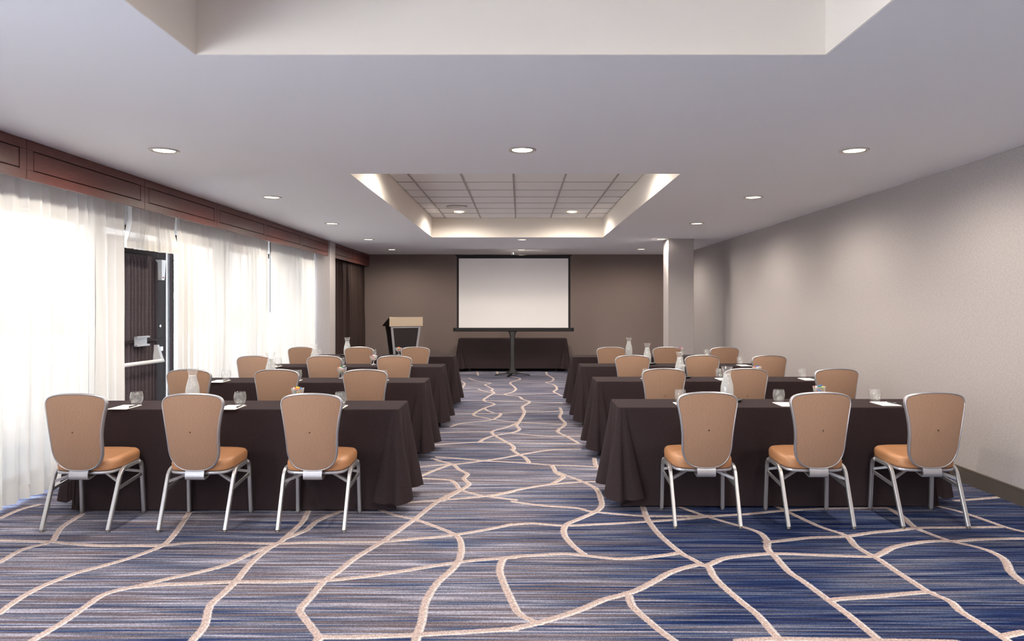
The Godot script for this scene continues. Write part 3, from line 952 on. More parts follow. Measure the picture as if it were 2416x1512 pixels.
func make_chair(label: String) -> Node3D:
	var t := thing("banquet_chair", label, "chair", Vector3.ZERO, 0.0, "tan banquet chairs in four rows")
	var foot := 0.405
	var out := chair_outline()
	var mid := Vector2(0, 0.27)
	# upholstered back: a rear skin slightly full and a padded front
	var rear := []
	var front := []
	for s in [1.0, 0.97, 0.85, 0.65, 0.4, 0.2, 0.02]:
		var a := []
		var b := []
		for p in out:
			var q: Vector2 = mid + (p - mid) * s
			var z := chair_back_z(q.x, q.y)
			a.append(Vector3(q.x, foot + q.y, z + 0.006 + 0.006 * (1.0 - pow(s, 6.0))))
			b.append(Vector3(q.x, foot + q.y, z - 0.022 - 0.028 * (1.0 - pow(s, 4.0))))
		rear.append(a)
		front.append(b)
	rear.reverse()
	var mb := MB.new()
	mb.grid(rear + front, true, true, true)
	part("backrest", mb.make(), mats.chair_fabric, t)
	var path := []
	for p in out:
		path.append(Vector3(p.x, foot + p.y, chair_back_z(p.x, p.y) - 0.008))
	mb = MB.new()
	var rim_rows := []
	for i in path.size():
		var p: Vector3 = path[i]
		var tan_: Vector3 = (path[(i + 1) % path.size()] - path[(i - 1 + path.size()) % path.size()]).normalized()
		var outw := tan_.cross(Vector3.BACK).normalized()
		var row := []
		for k in 10:
			var a := TAU * k / 10.0
			row.append(p + outw * (0.0075 * cos(a) + 0.001) + Vector3(0, 0, 0.019 * sin(a)))
		rim_rows.append(row)
	rim_rows.append(rim_rows[0])
	mb.grid(rim_rows, true, true, true)
	part("back_rim", mb.make(), mats.rim_silver, t)
	# seat cushion
	var so := []
	for p in [[-0.205, -0.20], [-0.15, -0.222], [0.0, -0.228], [0.15, -0.222], [0.205, -0.20], [0.222, -0.15], [0.218, 0.0], [0.205, 0.08], [0.18, 0.125], [0.12, 0.146], [0.0, 0.152], [-0.12, 0.146], [-0.18, 0.125], [-0.205, 0.08], [-0.218, 0.0], [-0.222, -0.15]]:
		so.append(Vector2(p[0], p[1]))
	so = smooth_path(so, 3, true)
	var rows := []
	for s in [[0.02, 0.0], [0.95, 0.0], [0.995, 0.006], [1.0, 0.02], [1.005, 0.045], [0.985, 0.062], [0.94, 0.074], [0.82, 0.081], [0.55, 0.086], [0.25, 0.088], [0.02, 0.088]]:
		var row := []
		for p in so:
			row.append(Vector3(p.x * s[0], 0.398 - 0.06 * p.y + s[1], p.y * s[0] - 0.02 * (1.0 - s[0])))
		rows.append(row)
	mb = MB.new()
	mb.grid(rows, true, true, true)
	part("seat", mb.make(), mats.seat_vinyl, t)
	rows = []
	for s in [[0.9, 0.0], [1.0, 0.0], [1.012, 0.008], [1.0, 0.018], [0.9, 0.018]]:
		var row := []
		for p in so:
			row.append(Vector3(p.x * s[0], 0.379 - 0.06 * p.y + s[1], p.y * s[0]))
		rows.append(row)
	rows.append(rows[0])
	mb = MB.new()
	mb.grid(rows, true, false, true)
	part("seat_pan", mb.make(), mats.rim_silver, t)
	# side frames: front leg, top run and rear leg bent from one tube, split at the bends
	var sec := []
	for q in [[-0.0085, -0.014], [0.0085, -0.014], [0.0125, -0.009], [0.0125, 0.009], [0.0085, 0.014], [-0.0085, 0.014], [-0.0125, 0.009], [-0.0125, -0.009]]:
		sec.append(Vector2(q[0], q[1]))
	for s in [-1.0, 1.0]:
		var run := bent([Vector3(s * 0.228, 0.012, -0.222), Vector3(s * 0.222, 0.393, -0.198), Vector3(s * 0.228, 0.390, 0.075), Vector3(s * 0.224, 0.012, 0.228)], 0.06)
		var cut := run.size() / 2
		mb = MB.new()
		mb.sweep(run.slice(0, cut + 1), sec, Vector3(0, 0.05, 1), false, false)
		var leg := part("leg", mb.make(), mats.frame_silver, t)
		mb = MB.new()
		mb.lathe([Vector2(0.001, 0.0), Vector2(0.014, 0.0), Vector2(0.015, 0.004), Vector2(0.010, 0.008), Vector2(0.011, 0.014), Vector2(0.001, 0.014)], 12, run[0] + Vector3(0, -0.012, 0))
		part("glide", mb.make(), mats.glide, leg)
		mb = MB.new()
		mb.sweep(run.slice(cut), sec, Vector3(0, 0.05, 1), false, false)
		leg = part("leg", mb.make(), mats.frame_silver, t)
		mb = MB.new()
		mb.lathe([Vector2(0.001, 0.0), Vector2(0.014, 0.0), Vector2(0.015, 0.004), Vector2(0.010, 0.008), Vector2(0.011, 0.014), Vector2(0.001, 0.014)], 12, run[-1] + Vector3(0, -0.012, 0))
		part("glide", mb.make(), mats.glide, leg)
		mb = MB.new()
		mb.sweep([Vector3(s * 0.225, 0.296, -0.213), Vector3(s * 0.225, 0.262, 0.118)], [Vector2(-0.006, -0.011), Vector2(0.006, -0.011), Vector2(0.006, 0.011), Vector2(-0.006, 0.011)], Vector3.UP, false, false)
		part("side_stretcher", mb.make(), mats.frame_silver, t)
		mb = MB.new()
		mb.sweep([Vector3(s * 0.222, 0.31, 0.1), Vector3(s * 0.05, 0.372, 0.0)], [Vector2(-0.009, -0.009), Vector2(0.009, -0.009), Vector2(0.009, 0.009), Vector2(-0.009, 0.009)], Vector3.UP, false, false)
		mb.sweep([Vector3(s * 0.222, 0.31, -0.205), Vector3(s * 0.05, 0.372, -0.05)], [Vector2(-0.009, -0.009), Vector2(0.009, -0.009), Vector2(0.009, 0.009), Vector2(-0.009, 0.009)], Vector3.UP, false, false)
		part("cross_brace", mb.make(), mats.frame_silver, t)
	# bracket that carries the back: down behind the seat and forward under it
	mb = MB.new()
	var bp := smooth_path([Vector3(0, 0.47, 0.176), Vector3(0, 0.425, 0.172), Vector3(0, 0.39, 0.186), Vector3(0, 0.357, 0.19), Vector3(0, 0.343, 0.174), Vector3(0, 0.352, 0.12), Vector3(0, 0.372, 0.03)], 4)
	mb.sweep(bp, [Vector2(-0.064, -0.004), Vector2(0.064, -0.004), Vector2(0.064, 0.004), Vector2(-0.064, 0.004)], Vector3(0, 0.01, 1), false, false)
	part("back_bracket", mb.make(), mats.rim_silver, t)
	return t


# ---------------------------------------------------------------- tables
func cloth_mesh(width: float, deep: float, drop_near: float, seed_: int, ear_side: int) -> ArrayMesh:
	# pairs of points: where a place on the hem leaves the table edge and where it hangs, with the height of the hem
	var hw := width / 2
	var hd := deep / 2
	var n := noise(seed_, 1.0, 2)
	var j := func(k: float) -> float: return n.get_noise_1d(k * 13.7)
	# end template for +x: [top x, top z, hem x, hem z, hem height]
	var end := [
		[-0.35, hd, -0.34, hd + 0.004, drop_near], [-0.22, hd, -0.18, hd + 0.005, drop_near], [-0.13, hd, -0.075, hd + 0.006, drop_near],
		[-0.085, hd, -0.012, hd + 0.012, maxf(0.012, drop_near)], [-0.065, hd, -0.05, hd + 0.035, 0.05], [-0.05, hd, -0.175 + 0.02 * j.call(1.0), hd + 0.052, 0.085],
		[-0.038, hd, -0.11, hd + 0.098, 0.078], [-0.026, hd - 0.001, -0.045, hd + 0.07, 0.074], [-0.015, hd - 0.003, 0.01, hd + 0.115 + 0.02 * j.call(2.0), 0.07], [-0.003, hd - 0.015, 0.09, hd + 0.045, 0.078],
		[0.0, hd - 0.05, 0.105, hd - 0.05, 0.085], [0.0, hd - 0.10, 0.055, hd - 0.11, 0.088], [0.0, hd - 0.16, 0.006, hd - 0.15, 0.09], [0.0, 0.05, 0.012, 0.06, 0.09],
		[0.0, 0.0, 0.06, 0.0, 0.092], [0.0, -hd + 0.17, 0.035, -hd + 0.19, 0.091], [0.0, -hd + 0.11, 0.10 + 0.02 * j.call(3.0), -hd + 0.13, 0.09], [0.0, -hd + 0.05, 0.125, -hd + 0.03, 0.085],
		[-0.006, -hd + 0.006, 0.085, -hd - 0.06, 0.075], [-0.04, -hd, -0.03, -hd - 0.085, 0.07], [-0.08, -hd, -0.12, -hd - 0.03, 0.05], [-0.16, -hd, -0.18, -hd - 0.012, 0.012], [-0.35, -hd, -0.34, -hd - 0.018, 0.012]]
	var keys := []
	for e in end:
		keys.append(hem_key(e, 1.0, hw, hd, ear_side >= 0))
	for k in range(1, 6):
		var x := lerpf(hw - 0.35, -hw + 0.35, k / 6.0)
		keys.append([x, -hd, x, -hd - 0.02 - 0.012 * j.call(20.0 + k), 0.012])
	for i in range(end.size() - 1, -1, -1):
		var e: Array = end[i]
		keys.append(hem_key(e, -1.0, hw, hd, ear_side <= 0))
	for k in range(1, 10):
		var x := lerpf(-hw + 0.35, hw - 0.35, k / 10.0)
		keys.append([x, hd, x, hd + 0.004 + 0.005 * j.call(40.0 + k), maxf(drop_near, 0.006 + 0.006 * absf(j.call(60.0 + k)))])
	var tops := []
	var hems := []
	var hy := []
	for k in keys:
		tops.append(Vector2(k[0], k[1]))
		hems.append(Vector2(k[2], k[3]))
		hy.append(Vector2(k[4], 0))
	tops = smooth_path(tops, 5, true)
	hems = smooth_path(hems, 5, true)
	hy = smooth_path(hy, 5, true)
	var rows := []
	var top_y := TABLE_Y
	# a flat top with a softly rounded edge, then the hang
	for s in [0.0, 0.5, 0.95]:
		var row := []
		for p in tops:
			row.append(Vector3(p.x * (s if s > 0.0 else 0.001), top_y, p.y * (s if s > 0.0 else 0.001)))
		rows.append(row)
	for e in [[0.008, 0.0], [0.003, 0.002], [0.0, 0.007]]:
		var row := []
		for p in tops:
			row.append(Vector3(p.x - signf(p.x) * e[0] * clampf((absf(p.x) - hw + 0.06) / 0.06, 0.0, 1.0), top_y - e[1], p.y - signf(p.y) * e[0] * clampf((absf(p.y) - hd + 0.06) / 0.06, 0.0, 1.0)))
		rows.append(row)
	for v in [0.05, 0.12, 0.2, 0.3, 0.4, 0.5, 0.6, 0.7, 0.8, 0.9, 1.0]:
		var row := []
		for k in tops.size():
			var p: Vector2 = tops[k].lerp(hems[k], pow(v, 1.08))
			row.append(Vector3(p.x, lerpf(top_y - 0.007, maxf(hy[k].x, 0.004), v), p.y))
		rows.append(row)
	var mb := MB.new()
	mb.grid(rows, true)
	return mb.make()


# one place on the hem; away from the aisle the corner towards the chairs hangs tucked in
func hem_key(e: Array, s: float, hw: float, hd: float, full: bool) -> Array:
	var hx: float = e[2]
	var hz: float = e[3]
	if not full and hz > hd:
		hx = maxf(hx, e[0] + 0.03)
		hz = hd + (hz - hd) * 0.25
	return [s * (hw + e[0]), e[1], s * (hw + hx), hz, e[4]]


func build_table(where: String, x0: float, d0: float, deep: float, width: float, drop_near: float, seed_: int, ear_side := 0) -> void:
	var c := Vector3(x0 + width / 2, 0, -(d0 + deep / 2))
	var t := thing("folding_table", "folding table hidden under the dark cloth %s" % where, "table", c, 0.0, "folding tables under dark cloths")
	var mb := MB.new()
	mb.box(Vector3(0, TABLE_Y - 0.018, 0), Vector3(width - 0.03, 0.026, deep - 0.03), 0.004)
	part("tabletop", mb.make(), mats.table_top, t)
	for s in [-1.0, 1.0]:
		for q in [-1.0, 1.0]:
			mb = MB.new()
			mb.tube([Vector3(s * (width / 2 - 0.25), 0.0, q * (deep / 2 - 0.07)), Vector3(s * (width / 2 - 0.25), TABLE_Y - 0.031, q * (deep / 2 - 0.07))], 0.014, 8)
			part("leg", mb.make(), mats.table_leg, t)
		mb = MB.new()
		mb.tube([Vector3(s * (width / 2 - 0.25), 0.25, -deep / 2 + 0.07), Vector3(s * (width / 2 - 0.25), 0.25, deep / 2 - 0.07)], 0.01, 8)
		part("leg_brace", mb.make(), mats.table_leg, t)
	var cl := MeshInstance3D.new()
	cl.name = numbered("tablecloth")
	cl.mesh = cloth_mesh(width, deep, drop_near, seed_, ear_side)
	cl.material_override = mats.tablecloth
	cl.position = c
	add_child(cl, true)
	meta(cl, "dark brown floor-length tablecloth on the table %s" % where, "tablecloth", "dark tablecloths")


# ---------------------------------------------------------------- table ware
func make_tumbler() -> ArrayMesh:
	var mb := MB.new()
	mb.lathe([Vector2(0.0004, 0.0), Vector2(0.028, 0.0), Vector2(0.033, 0.003), Vector2(0.039, 0.018), Vector2(0.0455, 0.042), Vector2(0.047, 0.058), Vector2(0.0445, 0.078), Vector2(0.040, 0.0975), Vector2(0.0392, 0.0995), Vector2(0.0382, 0.0985), Vector2(0.0426, 0.077), Vector2(0.0450, 0.058), Vector2(0.0434, 0.043), Vector2(0.037, 0.022), Vector2(0.030, 0.015), Vector2(0.015, 0.012), Vector2(0.0004, 0.0115)], 28)
	return mb.make()


func make_carafe() -> Array:
	var mb := MB.new()
	mb.lathe([Vector2(0.0004, 0.0), Vector2(0.046, 0.0), Vector2(0.051, 0.004), Vector2(0.0535, 0.02), Vector2(0.0535, 0.085), Vector2(0.051, 0.115), Vector2(0.041, 0.155), Vector2(0.033, 0.185), Vector2(0.0305, 0.205), Vector2(0.032, 0.228), Vector2(0.038, 0.25), Vector2(0.0445, 0.268), Vector2(0.0448, 0.27), Vector2(0.0435, 0.2695), Vector2(0.0362, 0.25), Vector2(0.0302, 0.228), Vector2(0.0287, 0.205), Vector2(0.0312, 0.185), Vector2(0.0392, 0.155), Vector2(0.0492, 0.115), Vector2(0.0517, 0.085), Vector2(0.0517, 0.02), Vector2(0.045, 0.007), Vector2(0.0004, 0.007)], 32)
	var wb := MB.new()
	wb.lathe([Vector2(0.0004, 0.0078), Vector2(0.044, 0.0078), Vector2(0.0508, 0.021), Vector2(0.0508, 0.085), Vector2(0.0483, 0.115), Vector2(0.0383, 0.155), Vector2(0.0304, 0.186), Vector2(0.0278, 0.204), Vector2(0.0274, 0.21), Vector2(0.0004, 0.21)], 28)
	return [mb.make(), wb.make()]


func make_candy() -> ArrayMesh:
	# a lump in a wrapper twisted at both ends
	var mb := MB.new()
	var prof := [[-0.021, 0.009], [-0.017, 0.006], [-0.0115, 0.0022], [-0.009, 0.006], [-0.004, 0.009], [0.0, 0.0096], [0.004, 0.009], [0.009, 0.006], [0.0115, 0.0022], [0.017, 0.006], [0.021, 0.009]]
	var rows := []
	for p in prof:
		var row := []
		for k in 8:
			var a := TAU * k / 8.0
			var fan := 1.0 + (0.35 * cos(a * 4.0) if absf(p[0]) > 0.012 else 0.0)
			row.append(Vector3(p[0], p[1] * cos(a) * fan, p[1] * sin(a) * (0.5 if absf(p[0]) > 0.012 else 1.0)))
		rows.append(row)
	mb.grid(rows, true, true, false)
	return mb.make()


func build_ware() -> void:
	var tumbler := make_tumbler()
	var carafe := make_carafe()
	var candy := make_candy()
	var mb := MB.new()
	mb.lathe([Vector2(0.0004, 0.0), Vector2(0.10, 0.0), Vector2(0.111, 0.006), Vector2(0.115, 0.015), Vector2(0.113, 0.0165), Vector2(0.108, 0.010), Vector2(0.098, 0.005), Vector2(0.0004, 0.0048)], 36)
	var tray := mb.make()
	mb = MB.new()
	mb.lathe([Vector2(0.0004, 0.0), Vector2(0.036, 0.0), Vector2(0.037, 0.003), Vector2(0.02, 0.008), Vector2(0.007, 0.018), Vector2(0.006, 0.036), Vector2(0.012, 0.05), Vector2(0.034, 0.062), Vector2(0.046, 0.082), Vector2(0.050, 0.112), Vector2(0.0515, 0.116), Vector2(0.0495, 0.1165), Vector2(0.0475, 0.112), Vector2(0.0435, 0.083), Vector2(0.032, 0.0655), Vector2(0.0004, 0.058)], 32, Vector3.ZERO, 8, 0.03)
	var dish := mb.make()
	mb = MB.new()
	mb.box(Vector3(0, 0.0016, 0), Vector3(0.14, 0.0012, 0.215))
	var board := mb.make()
	mb = MB.new()
	mb.box(Vector3(0, 0.0047, 0), Vector3(0.14, 0.005, 0.215), 0.0006)
	var paper := mb.make()
	mb = MB.new()
	mb.tube([Vector3(0, 0.0, -0.066), Vector3(0, 0, 0.055)], 0.0045, 8)
	var barrel := mb.make()
	mb = MB.new()
	mb.lathe([Vector2(0.0003, 0.0), Vector2(0.0012, 0.001), Vector2(0.0042, 0.014), Vector2(0.0003, 0.014)], 8)
	var tip := mb.make()
	mb = MB.new()
	mb.box(Vector3(0, 0.0058, 0.04), Vector3(0.002, 0.0015, 0.036))
	var clip := mb.make()
	var tints := ["red", "yellow", "blue", "white", "orange", "yellow", "green", "white", "red", "blue", "orange", "white"]
	var seat_name := {-1: ["nearest the curtains", "in the middle", "beside the aisle"], 1: ["beside the aisle", "in the middle", "nearest the plain wall"]}
	for i in WARE.size():
		var w: Dictionary = WARE[i]
		var where: String = "%s table %s" % [w.row, "on the curtain side" if w.side < 0 else "on the wall side"]
		var y := TABLE_Y + 0.001
		for k in 3:
			var g: Array = w.glass[k]
			var seat: String = seat_name[w.side][k]
			var p := thing("notepad", "white notepad %s on the %s" % [seat, where], "notepad", Vector3(g[0] + 0.0, y - 0.001, -(g[1] - 0.115)), 0.0, "white notepads on the tables")
			part("backing_board", board, mats.pad_board, p)
			part("paper", paper, mats.paper, p)
			var pen := thing("pen", "slim black pen on the notepad %s, %s" % [seat, where], "pen", Vector3(g[0] + 0.056, y + 0.0113, -(g[1] - 0.11)), 0.06, "black pens on the notepads")
			part("barrel", barrel, mats.pen_black, pen)
			var tp := part("tip", tip, mats.chrome, pen, Vector3(0, 0, -0.08))
			tp.rotation_degrees.x = 90
			part("clip", clip, mats.chrome, pen)
			var gl := MeshInstance3D.new()
			gl.name = numbered("water_glass")
			gl.mesh = tumbler
			gl.material_override = mats.clear_glass
			gl.position = Vector3(g[0] + 0.0, y + 0.0005, -(g[1] + 0.045))
			add_child(gl, true)
			meta(gl, "empty rounded water glass %s, %s" % [seat, where], "glass", "rounded water glasses")
		var c := Vector3(w.carafe[0], y, -w.carafe[1])
		var t := thing("serving_tray", "small round black tray under the carafe, %s" % where, "tray", c, 0.0, "round black carafe trays")
		part("dish", tray, mats.black_plastic, t)
		t = thing("water_carafe", "glass carafe of iced water on the %s" % where, "carafe", c + Vector3(0, 0.0055, 0), 0.0, "water carafes")
		part("bottle", carafe[0], mats.clear_glass, t)
		part("iced_water", carafe[1], mats.iced_water, t)
		var b := Vector3(w.candy[0], y, -w.candy[1])
		var bowl := MeshInstance3D.new()
		bowl.name = numbered("candy_dish")
		bowl.mesh = dish
		bowl.material_override = mats.pressed_glass
		bowl.position = b
		add_child(bowl, true)
		meta(bowl, "footed glass dish of wrapped candy, %s" % where, "dish", "footed glass candy dishes")
		for k in 14:
			var layer := 0 if k < 4 else (1 if k < 9 else 2)
			var a: float = TAU * k / [4.0, 5.0, 5.0][layer] + layer * 0.7 + rng.randf() * 0.3
			var r: float = [0.014, 0.023, 0.026][layer]
			if k == 13:
				r = 0.004
			var tint: String = tints[(k + i * 5) % 12]
			var o := MeshInstance3D.new()
			o.name = numbered("wrapped_candy")
			o.mesh = candy
			o.material_override = mats["candy_" + tint]
			o.position = b + Vector3(r * cos(a), [0.074, 0.092, 0.110][layer] + (0.009 if k == 13 else 0.0), r * sin(a))
			o.rotation = Vector3(rng.randf_range(-0.4, 0.4), -a + PI / 2 + rng.randf_range(-0.5, 0.5), rng.randf_range(-0.5, 0.5))
			add_child(o, true)
			meta(o, "%s wrapped candy in the glass dish, %s" % [tint, where], "candy", "wrapped candies in glass dishes, " + where)


# ---------------------------------------------------------------- screen, lectern, outside
func build_screen() -> void:
	var t := thing("projection_screen", "white portable projection screen on a dark single post stand", "projection screen", Vector3(-0.166, 0, -15.4))
	var mb := MB.new()
	var x0 := -1.21
	var x1 := 1.26
	# fabric with black borders, hung from the top bar and drawn out of the case
	mb.box(Vector3((x0 + x1) / 2, 1.79, 0.0), Vector3(x1 - x0 - 0.09, 1.52, 0.004))
	part("white_fabric", mb.make(), mats.screen_fabric, t)
	for x in [x0 + 0.022, x1 - 0.022]:
		mb = MB.new()
		mb.box(Vector3(x, 1.8, 0.0), Vector3(0.046, 1.55, 0.0045))
		part("side_border", mb.make(), mats.screen_black, t)
	mb = MB.new()
	mb.box(Vector3((x0 + x1) / 2, 2.578, 0.0), Vector3(x1 - x0, 0.06, 0.0045))
	part("top_border", mb.make(), mats.screen_black, t)
	mb = MB.new()
	mb.box(Vector3((x0 + x1) / 2, 2.612, 0.0), Vector3(x1 - x0 + 0.06, 0.024, 0.03), 0.004)
	part("top_bar", mb.make(), mats.screen_black, t)
	mb = MB.new()
	mb.box(Vector3((x0 + x1) / 2, 1.0, 0.005), Vector3(2.56, 0.08, 0.09), 0.012)
	var case := part("roller_case", mb.make(), mats.screen_black, t)
	for x in [-1.27, 1.32]:
		mb = MB.new()
		mb.box(Vector3(x, 1.0, 0.005), Vector3(0.03, 0.086, 0.096), 0.01)
		part("end_cap", mb.make(), mats.black_plastic, case)
	# post flaring at head and foot
	var rows := []
	for q in [[0.957, 0.095, 0.04], [0.94, 0.085, 0.04], [0.91, 0.066, 0.04], [0.86, 0.056, 0.04], [0.6, 0.054, 0.04], [0.3, 0.055, 0.04], [0.16, 0.058, 0.042], [0.11, 0.075, 0.046], [0.07, 0.12, 0.05], [0.045, 0.2, 0.05]]:
		var w: float = q[1]
		var dp: float = q[2]
		rows.append([Vector3(-w, q[0], -dp), Vector3(-w * 0.6, q[0], dp), Vector3(w * 0.6, q[0], dp), Vector3(w, q[0], -dp)])
	mb = MB.new()
	mb.grid(rows, true, false, false)
	part("post", mb.make(), mats.pole_grey, t)
	for s in [[-1.0, 0.0], [1.0, 0.0], [-0.25, 1.0], [0.25, -1.0]]:
		mb = MB.new()
		var tip := Vector3(s[0] * 0.36, 0.02, s[1] * 0.3)
		mb.sweep([Vector3(s[0] * 0.04, 0.05, s[1] * 0.03), tip * 0.6 + Vector3(0, 0.022, 0), tip], [Vector2(-0.022, -0.016), Vector2(0.022, -0.016), Vector2(0.016, 0.014), Vector2(-0.016, 0.014)], Vector3.UP, false, false)
		var leg := part("leg", mb.make(), mats.black_plastic, t)
		mb = MB.new()
		mb.box(tip + Vector3(0, -0.008, 0), Vector3(0.05, 0.024, 0.05), 0.008)
		part("foot_pad", mb.make(), mats.black_plastic, leg)
	mb = MB.new()
	mb.box(Vector3(0, 1.82, -0.05), Vector3(0.034, 1.66, 0.03), 0.004)
	part("rear_mast", mb.make(), mats.pole_grey, t)
	mb = MB.new()
	mb.box(Vector3(0.0, 2.66, -0.045), Vector3(0.05, 0.05, 0.04), 0.006)
	mb.box(Vector3(0.0, 2.635, -0.01), Vector3(0.07, 0.016, 0.05), 0.004)
	part("hook", mb.make(), mats.silver_paint, t)


func build_lectern() -> void:
	var t := thing("lectern", "tapered dark lectern with steel corner strips and brushed steel top panel", "lectern", Vector3(-2.56, 0, -15.45), deg_to_rad(27.0))
	var mb := MB.new()
	# body: wide at the top, narrow at the foot
	var tw := 0.325
	var bw := 0.20
	var td := 0.21
	var bd := 0.14
	mb.hexa([Vector3(-bw, 0.04, -bd), Vector3(bw, 0.04, -bd), Vector3(bw, 0.04, bd), Vector3(-bw, 0.04, bd)], [Vector3(-tw, 1.07, -td), Vector3(tw, 1.07, -td), Vector3(tw, 1.07, td), Vector3(-tw, 1.07, td)])
	part("body", mb.make(), mats.lectern_dark, t)
	for s in [-1.0, 1.0]:
		mb = MB.new()
		mb.sweep([Vector3(s * (bw - 0.012), 0.04, bd + 0.002), Vector3(s * (tw - 0.012), 1.07, td + 0.002)], [Vector2(-0.024, -0.012), Vector2(0.024, -0.012), Vector2(0.024, 0.012), Vector2(-0.024, 0.012)], Vector3.BACK, false, false)
		part("corner_strip", mb.make(), mats.silver_paint, t)
		mb = MB.new()
		mb.sweep([Vector3(s * bw, 0.04, -bd), Vector3(s * tw, 1.07, -td)], [Vector2(-0.006, -0.006), Vector2(0.006, -0.006), Vector2(0.006, 0.006), Vector2(-0.006, 0.006)], Vector3.BACK, false, false)
		part("rear_strip", mb.make(), mats.silver_paint, t)
	mb = MB.new()
	mb.box(Vector3(0, 1.055, td + 0.004), Vector3(2 * tw - 0.04, 0.03, 0.02), 0.003)
	part("head_strip", mb.make(), mats.silver_paint, t)
	# wedge top: tall towards the room, low towards the speaker
	mb = MB.new()
	mb.hexa([Vector3(-0.37, 1.075, -0.29), Vector3(0.37, 1.075, -0.29), Vector3(0.37, 1.075, 0.235), Vector3(-0.37, 1.075, 0.235)], [Vector3(-0.37, 1.09, -0.29), Vector3(0.37, 1.09, -0.29), Vector3(0.37, 1.275, 0.235), Vector3(-0.37, 1.275, 0.235)])
	var top := part("reading_top", mb.make(), mats.lectern_dark, t)
	mb = MB.new()
	mb.box(Vector3(0, 1.176, 0.242), Vector3(0.745, 0.2, 0.01), 0.002)
	part("steel_panel", mb.make(), mats.brushed_steel, top)
	mb = MB.new()
	mb.box(Vector3(0, 0.02, 0), Vector3(0.5, 0.04, 0.4), 0.006)
	part("base", mb.make(), mats.lectern_dark, t)


func build_outside() -> void:
	var g := structure("ground_outside", "pale concrete terrace outside the windows", "ground")
	var mb := MB.new()
	mb.box(Vector3(-24.4, -0.16, -8), Vector3(40.0, 0.2, 60.0))
	part("terrace", mb.make(), mats.concrete, g)
	var f := thing("slat_fence", "low white horizontal slat fence outside the windows", "fence", Vector3(-6.6, -0.06, 0))
	mb = MB.new()
	mb.box(Vector3.ZERO, Vector3(0.025, 0.095, 14.0), 0.003)
	var slat := mb.make()
	for k in 7:
		part("slat", slat, mats.fence_white, f, Vector3(0, 0.12 + 0.145 * k, -10.5))
	mb = MB.new()
	mb.box(Vector3(0, 0.53, 0), Vector3(0.06, 1.06, 0.06), 0.004)
	var post := mb.make()
	for k in 8:
		part("post", post, mats.fence_white, f, Vector3(-0.05, 0, -3.6 - 2.0 * k))
	for k in 3:
		var at: Vector3 = [Vector3(-9.6, -0.06, -18.8), Vector3(-11.5, -0.06, -13.0), Vector3(-12.0, -0.06, -6.0)][k]
		var t := thing("garden_tree", ["leafy green tree seen through the slit beside the door", "leafy tree outside behind the far sheers", "leafy tree outside behind the front sheers"][k], "tree", at, 0.0, "trees beyond the fence")
		mb = MB.new()
		mb.tube([Vector3(0, 0, 0), Vector3(0.05, 1.0, 0.02), Vector3(0.0, 2.2, -0.03)], 0.08, 8)
		part("trunk", mb.make(), mats.bark, t)
		var p := PackedVector3Array()
		var idx := PackedInt32Array()
		for i in 1800:
			var u := Vector3(rng.randfn(), rng.randfn(), rng.randfn()).normalized() * pow(rng.randf(), 0.45)
			var c := Vector3(u.x * 1.3, 2.0 + u.y * 1.3, u.z * 1.3)
			var a := Vector3(rng.randfn(), rng.randfn(), rng.randfn()).normalized() * 0.07
			var b := a.cross(Vector3(rng.randfn(), rng.randfn(), rng.randfn())).normalized() * 0.03
			var s := p.size()
			p.append_array([c - a, c + b, c + a, c - b])
			idx.append_array([s, s + 1, s + 2, s, s + 2, s + 3])
		mb = MB.new()
		mb.piece(p, idx, false, false)
		var fo := part("foliage", mb.make(), mats.leaf, t)
		fo.set_meta("kind", "stuff")


# ---------------------------------------------------------------- where things stand
const LAMP_ENERGY := 2.0
const SKY_ENERGY := 2.25
const SUN_ENERGY := 5.0
const EXPOSURE := 2.0

# end of each table at the aisle, distance of its near edge, chairs (x, distance of the seat's middle)
const TABLES := [
	{"side": -1, "row": "front", "x": -3.345, "d": 5.262, "chairs": [[-3.005, 5.005], [-2.215, 5.005], [-1.412, 5.005]]},
	{"side": -1, "row": "second", "x": -3.40, "d": 7.08, "chairs": [[-3.09, 6.82], [-2.27, 6.82], [-1.44, 6.80]]},
	{"side": -1, "row": "third", "x": -3.42, "d": 8.87, "chairs": [[-3.15, 8.60], [-2.32, 8.60], [-1.485, 8.58]]},
	{"side": -1, "row": "rear", "x": -3.44, "d": 10.65, "chairs": [[-3.12, 10.36], [-2.31, 10.36], [-1.50, 10.36]]},
	{"side": 1, "row": "front", "x": 0.745, "d": 5.36, "chairs": [[1.290, 5.085], [2.064, 5.075], [2.853, 5.085]]},
	{"side": 1, "row": "second", "x": 0.775, "d": 7.18, "chairs": [[1.36, 6.91], [2.137, 6.91], [2.99, 6.90]]},
	{"side": 1, "row": "third", "x": 0.775, "d": 8.94, "chairs": [[1.345, 8.68], [2.18, 8.69], [2.98, 8.675]]},
	{"side": 1, "row": "rear", "x": 0.79, "d": 10.58, "chairs": [[1.30, 10.32], [2.10, 10.32], [2.92, 10.32]]}]

